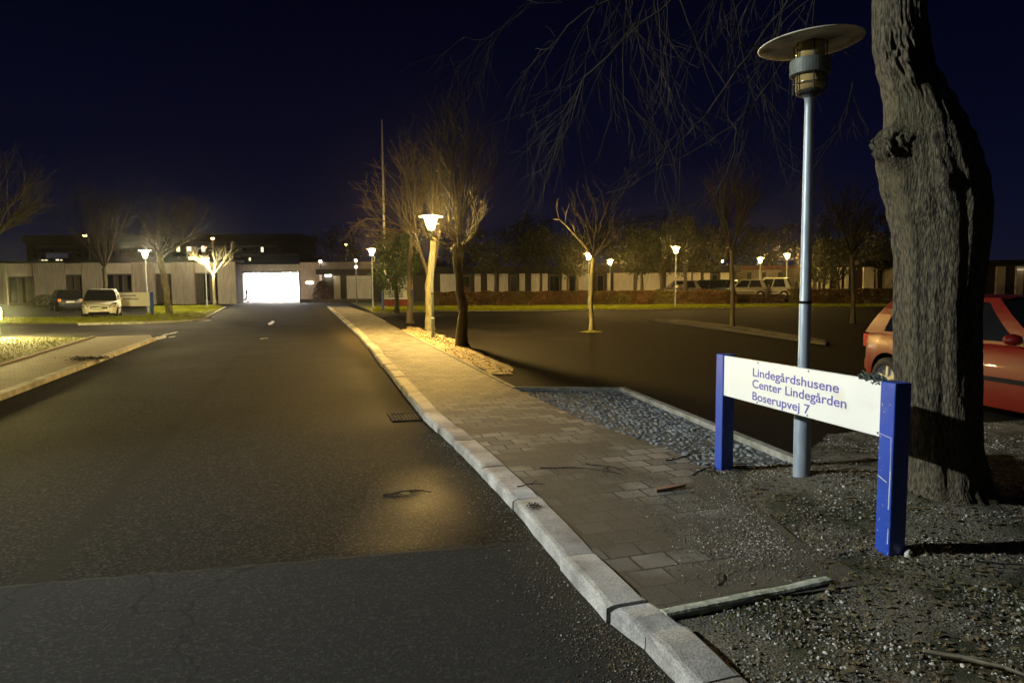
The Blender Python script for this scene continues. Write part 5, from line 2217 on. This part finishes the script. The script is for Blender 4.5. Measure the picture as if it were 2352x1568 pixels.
    for xw in (xw1, xw2):
        for s in (-1, 1):
            M = Matrix.Translation((xw, s * (hw - .10), wr)) @ Matrix.Rotation(PI / 2, 4, 'X')
            wh = empty('wheel', (0, 0, 0))
            wh.parent = r0
            g = MB().lathe([(.19, -.09), (.27, -.09), (.295, -.06), (.295, .06), (.27, .09), (.19, .09), (.18, 0)], 28, M=M)
            tr = g.build('tyre', m_tyre, wh, True)
            g = MB().lathe([(.19, .085 * -s), (.17, .07 * -s), (.165, .02 * -s), (.03, .05 * -s), (0, .055 * -s)], 24, M=M)
            for k in range(5):
                a = k * 2 * PI / 5
                g.box(-.025, .025, .03, .18, .045 * -s - .02, .045 * -s + .02, M=M @ Matrix.Rotation(a, 4, 'Z'))
            g.build('rim', m_rim, wh)
            MB().lathe([(0, -.1), (.345, -.1), (.345, .0), (0, .0)], 20, M=Matrix.Translation((xw, s * (hw - .22), wr)) @ Matrix.Rotation(PI / 2, 4, 'X')).build('wheel_well', m_black, r0)
    for s in (-1, 1):
        g = MB()
        mx_ = xb1 - .22
        g.lathe([(0, -.09), (.07, -.06), (.09, 0), (.07, .06), (0, .09)], 12, M=Matrix.Translation((mx_, s * (hw + .07), .99)) @ Matrix.Rotation(PI / 2, 4, 'X') @ Matrix.Scale(.75, 4, (0, 1, 0)))
        g.build('mirror', paint, r0, True)
        g = MB()
        A = L / 2
        g.v = [(A - .03, s * hw * .52, .58), (A - .12, s * hw * .84, .60), (A - .44, s * hw * .95, .86), (A - .24, s * hw * .68, .80)]
        g.v += [(x - .1, y, z - .02) for x, y, z in g.v]
        g.v = [(x + .035, y * 1.02, z + .012) if i < 4 else (x, y, z) for i, (x, y, z) in enumerate(g.v)]
        g.f = [(0, 1, 2, 3), (4, 7, 6, 5), (0, 4, 5, 1), (1, 5, 6, 2), (2, 6, 7, 3), (3, 7, 4, 0)]
        g.build('headlight', m_head, r0, recalc=True)
        g = MB().box(-A - .012, -A + .12, s * hw * .62 if s > 0 else -hw * .84, s * hw * .84 if s > 0 else -hw * .62, .70, .88)
        g.build('taillight', m_orange if orange else m_redplate, r0)
        # handles and rubbing strip
        g = MB()
        g.box(-.9, 1.0, s * (hw - .0) - .012, s * (hw - .0) + .012, .50, .55)
        g.build('side_trim', m_black, r0)
        g = MB()
        g.box(-.35, -.2, s * (hw - .04) - .012, s * (hw - .04) + .02, .80, .83)
        g.build('door_handle', paint, r0)
    # grille, lower grille, plate
    A = L / 2
    bevel(MB().box(A - .10, A + .022, -.40, .40, .50, .63).build('grille', m_black, r0), .03, 3)
    MB().box(A + .02, A + .03, -.36, .36, .56, .575).build('grille_bar', m_rim, r0)
    bevel(MB().box(A - .08, A + .016, -.50, .50, .25, .345).build('lower_grille', m_black, r0), .02, 2)
    MB().box(A - .02, A + .024, -.26, .26, .385, .475).build('number_plate', m_plate, r0)
    MB().box(-A - .02, -A + .1, -.26, .26, .62, .73).build('number_plate', m_plate, r0)
    for s in (-1, 1):
        MB().lathe([(0, .02), (.045, .015), (.05, 0), (.05, -.05)], 10, M=Matrix.Translation((A - .1, s * .56 * hw / .83, .36)) @ Matrix.Rotation(PI / 2, 4, 'Y')).build('fog_light', m_black, r0)
    # bumper lines
    bevel(MB().box(-A - .03, -A + .12, -hw * .80, hw * .80, .36, .52).build('bumper', m_black if simple else paint, r0), .02, 2)
    return r0


# red car on the right, nose towards the camera's side
hd_ = math.radians(-80.5)
rw = P(2041, 918)
off = Matrix.Rotation(hd_, 3, 'Z') @ Vector((-3.85 / 2 + .62, -.75, 0))
rc = rw - off
car((rc.x, rc.y, 0), hd_, m_redpaint, 'bright red hatchback parked behind the big trunk at the right edge', 3.85, 1.66, 1.46, name='red_car')
c = P(209, 731)
dv = Vector((0, 0, 0)) - c
car((c.x - .5, c.y + 1.9, 0), math.atan2(dv.y, dv.x) - .10, m_whitepaint, 'white hatchback facing the camera beside the white board on the left', 3.75, 1.78, 1.58, name='white_car')
c = P(150, 714)
dv = Vector((0, 0, 0)) - c
car((c.x - .3, c.y + .6, 0), math.atan2(dv.y, dv.x) + PI + .12, m_navypaint, 'dark navy car with its tail and pale plate toward us, left of the white car', 4.1, 1.76, 1.55, name='navy_car', orange=True)
# raised lot behind the hedge
g = MB()
xa_, xb_ = PX(1490, 58).x, PX(1880, 58).x
g.prism([(xa_, 58), (xb_, 58), (PX(1880, 70).x, 70), (PX(1490, 70).x, 70)], -.05, .42)
structure(g.build('raised_lot', m_lot))
GC = 'cars parked behind the hedge'
for (px, paint, hd, lab, H) in ((1556, m_greypaint, 2.9, 'dark grey car, the leftmost above the hedge', 1.45), (1613, m_navypaint, 3.0, 'blackish car second from left behind the hedge', 1.5), (1664, m_bluepaint, -2.2, 'blue car with glints behind the hedge right of the blackish car', 1.5), (1708, m_silver, 2.75, 'pale silver car behind the hedge right of the blue car', 1.5), (1765, mat('offwhite_car_paint', (.36, .36, .33), rough=.4), 2.6, 'white car under the lit lamp, the rightmost behind the hedge', 1.65)):
    p = PX(px, 61.5)
    car((p.x, p.y, .42), hd, paint, lab, 4.2, 1.72, H + .15, GC, simple=True)

# scooter by the passage
Ysc = 75.5
p = PX(556, Ysc)
r0 = empty('scooter', (p.x, Ysc, 0), .2, 'dark motor scooter parked left of the lit passage', 'scooter')
for x in (-.55, .55):
    MB().lathe([(.12, -.05), (.25, -.05), (.27, 0), (.25, .05), (.12, .05), (.12, -.05)], 20, M=Matrix.Translation((x, 0, .27)) @ Matrix.Rotation(PI / 2, 4, 'X')).build('wheel', m_tyre, r0, True)
g = MB().tube([(-.75, 0, .55), (-.5, 0, .68), (-.1, 0, .6), (0, 0, .3), (.3, 0, .28), (.42, 0, .55), (.45, 0, .95)], [.1, .17, .17, .12, .1, .13, .08], 10)
g.build('body', m_silver, r0, True)
MB().box(-.7, 0, -.15, .15, .76, .86).build('seat', m_black, r0)
MB().tube([(.38, -.35, 1.1), (.45, 0, 1.05), (.38, .35, 1.1)], .03, 6).build('handlebar', m_black, r0)
MB().tube([(.45, 0, .9), (.42, 0, 1.4)], [.16, .1], 8).build('windshield', m_black, r0, True)

# ------------------------------------------------------------------ thin haze added for the lamps' lens glow
hm = bpy.data.materials.new('lens_glow_haze')
hm.use_nodes = True
hn = hm.node_tree
hn.nodes.remove(hn.nodes['Principled BSDF'])
pvn = hn.nodes.new('ShaderNodeVolumePrincipled')
pvn.inputs['Color'].default_value = (.9, .9, .9, 1)
pvn.inputs['Density'].default_value = .0002
pvn.inputs['Anisotropy'].default_value = .965
hn.links.new(pvn.outputs[0], hn.nodes['Material Output'].inputs['Volume'])
o = MB().box(-220, 220, -30, 230, -1.0, 26).build('haze', hm)
o['kind'] = 'stuff'
o['label'] = 'added thin haze standing in for the lens glow of the lamps'
o['category'] = 'haze'

# ------------------------------------------------------------------ render settings
scene.render.engine = 'CYCLES'
scene.view_settings.view_transform = 'Standard'
scene.view_settings.look = 'None'
scene.view_settings.exposure = 0
scene.view_settings.gamma = 1
scene.render.resolution_x = 1024
scene.render.resolution_y = 682
scene.cycles.use_light_tree = True
scene.cycles.sample_clamp_indirect = 4
scene.cycles.max_bounces = 6
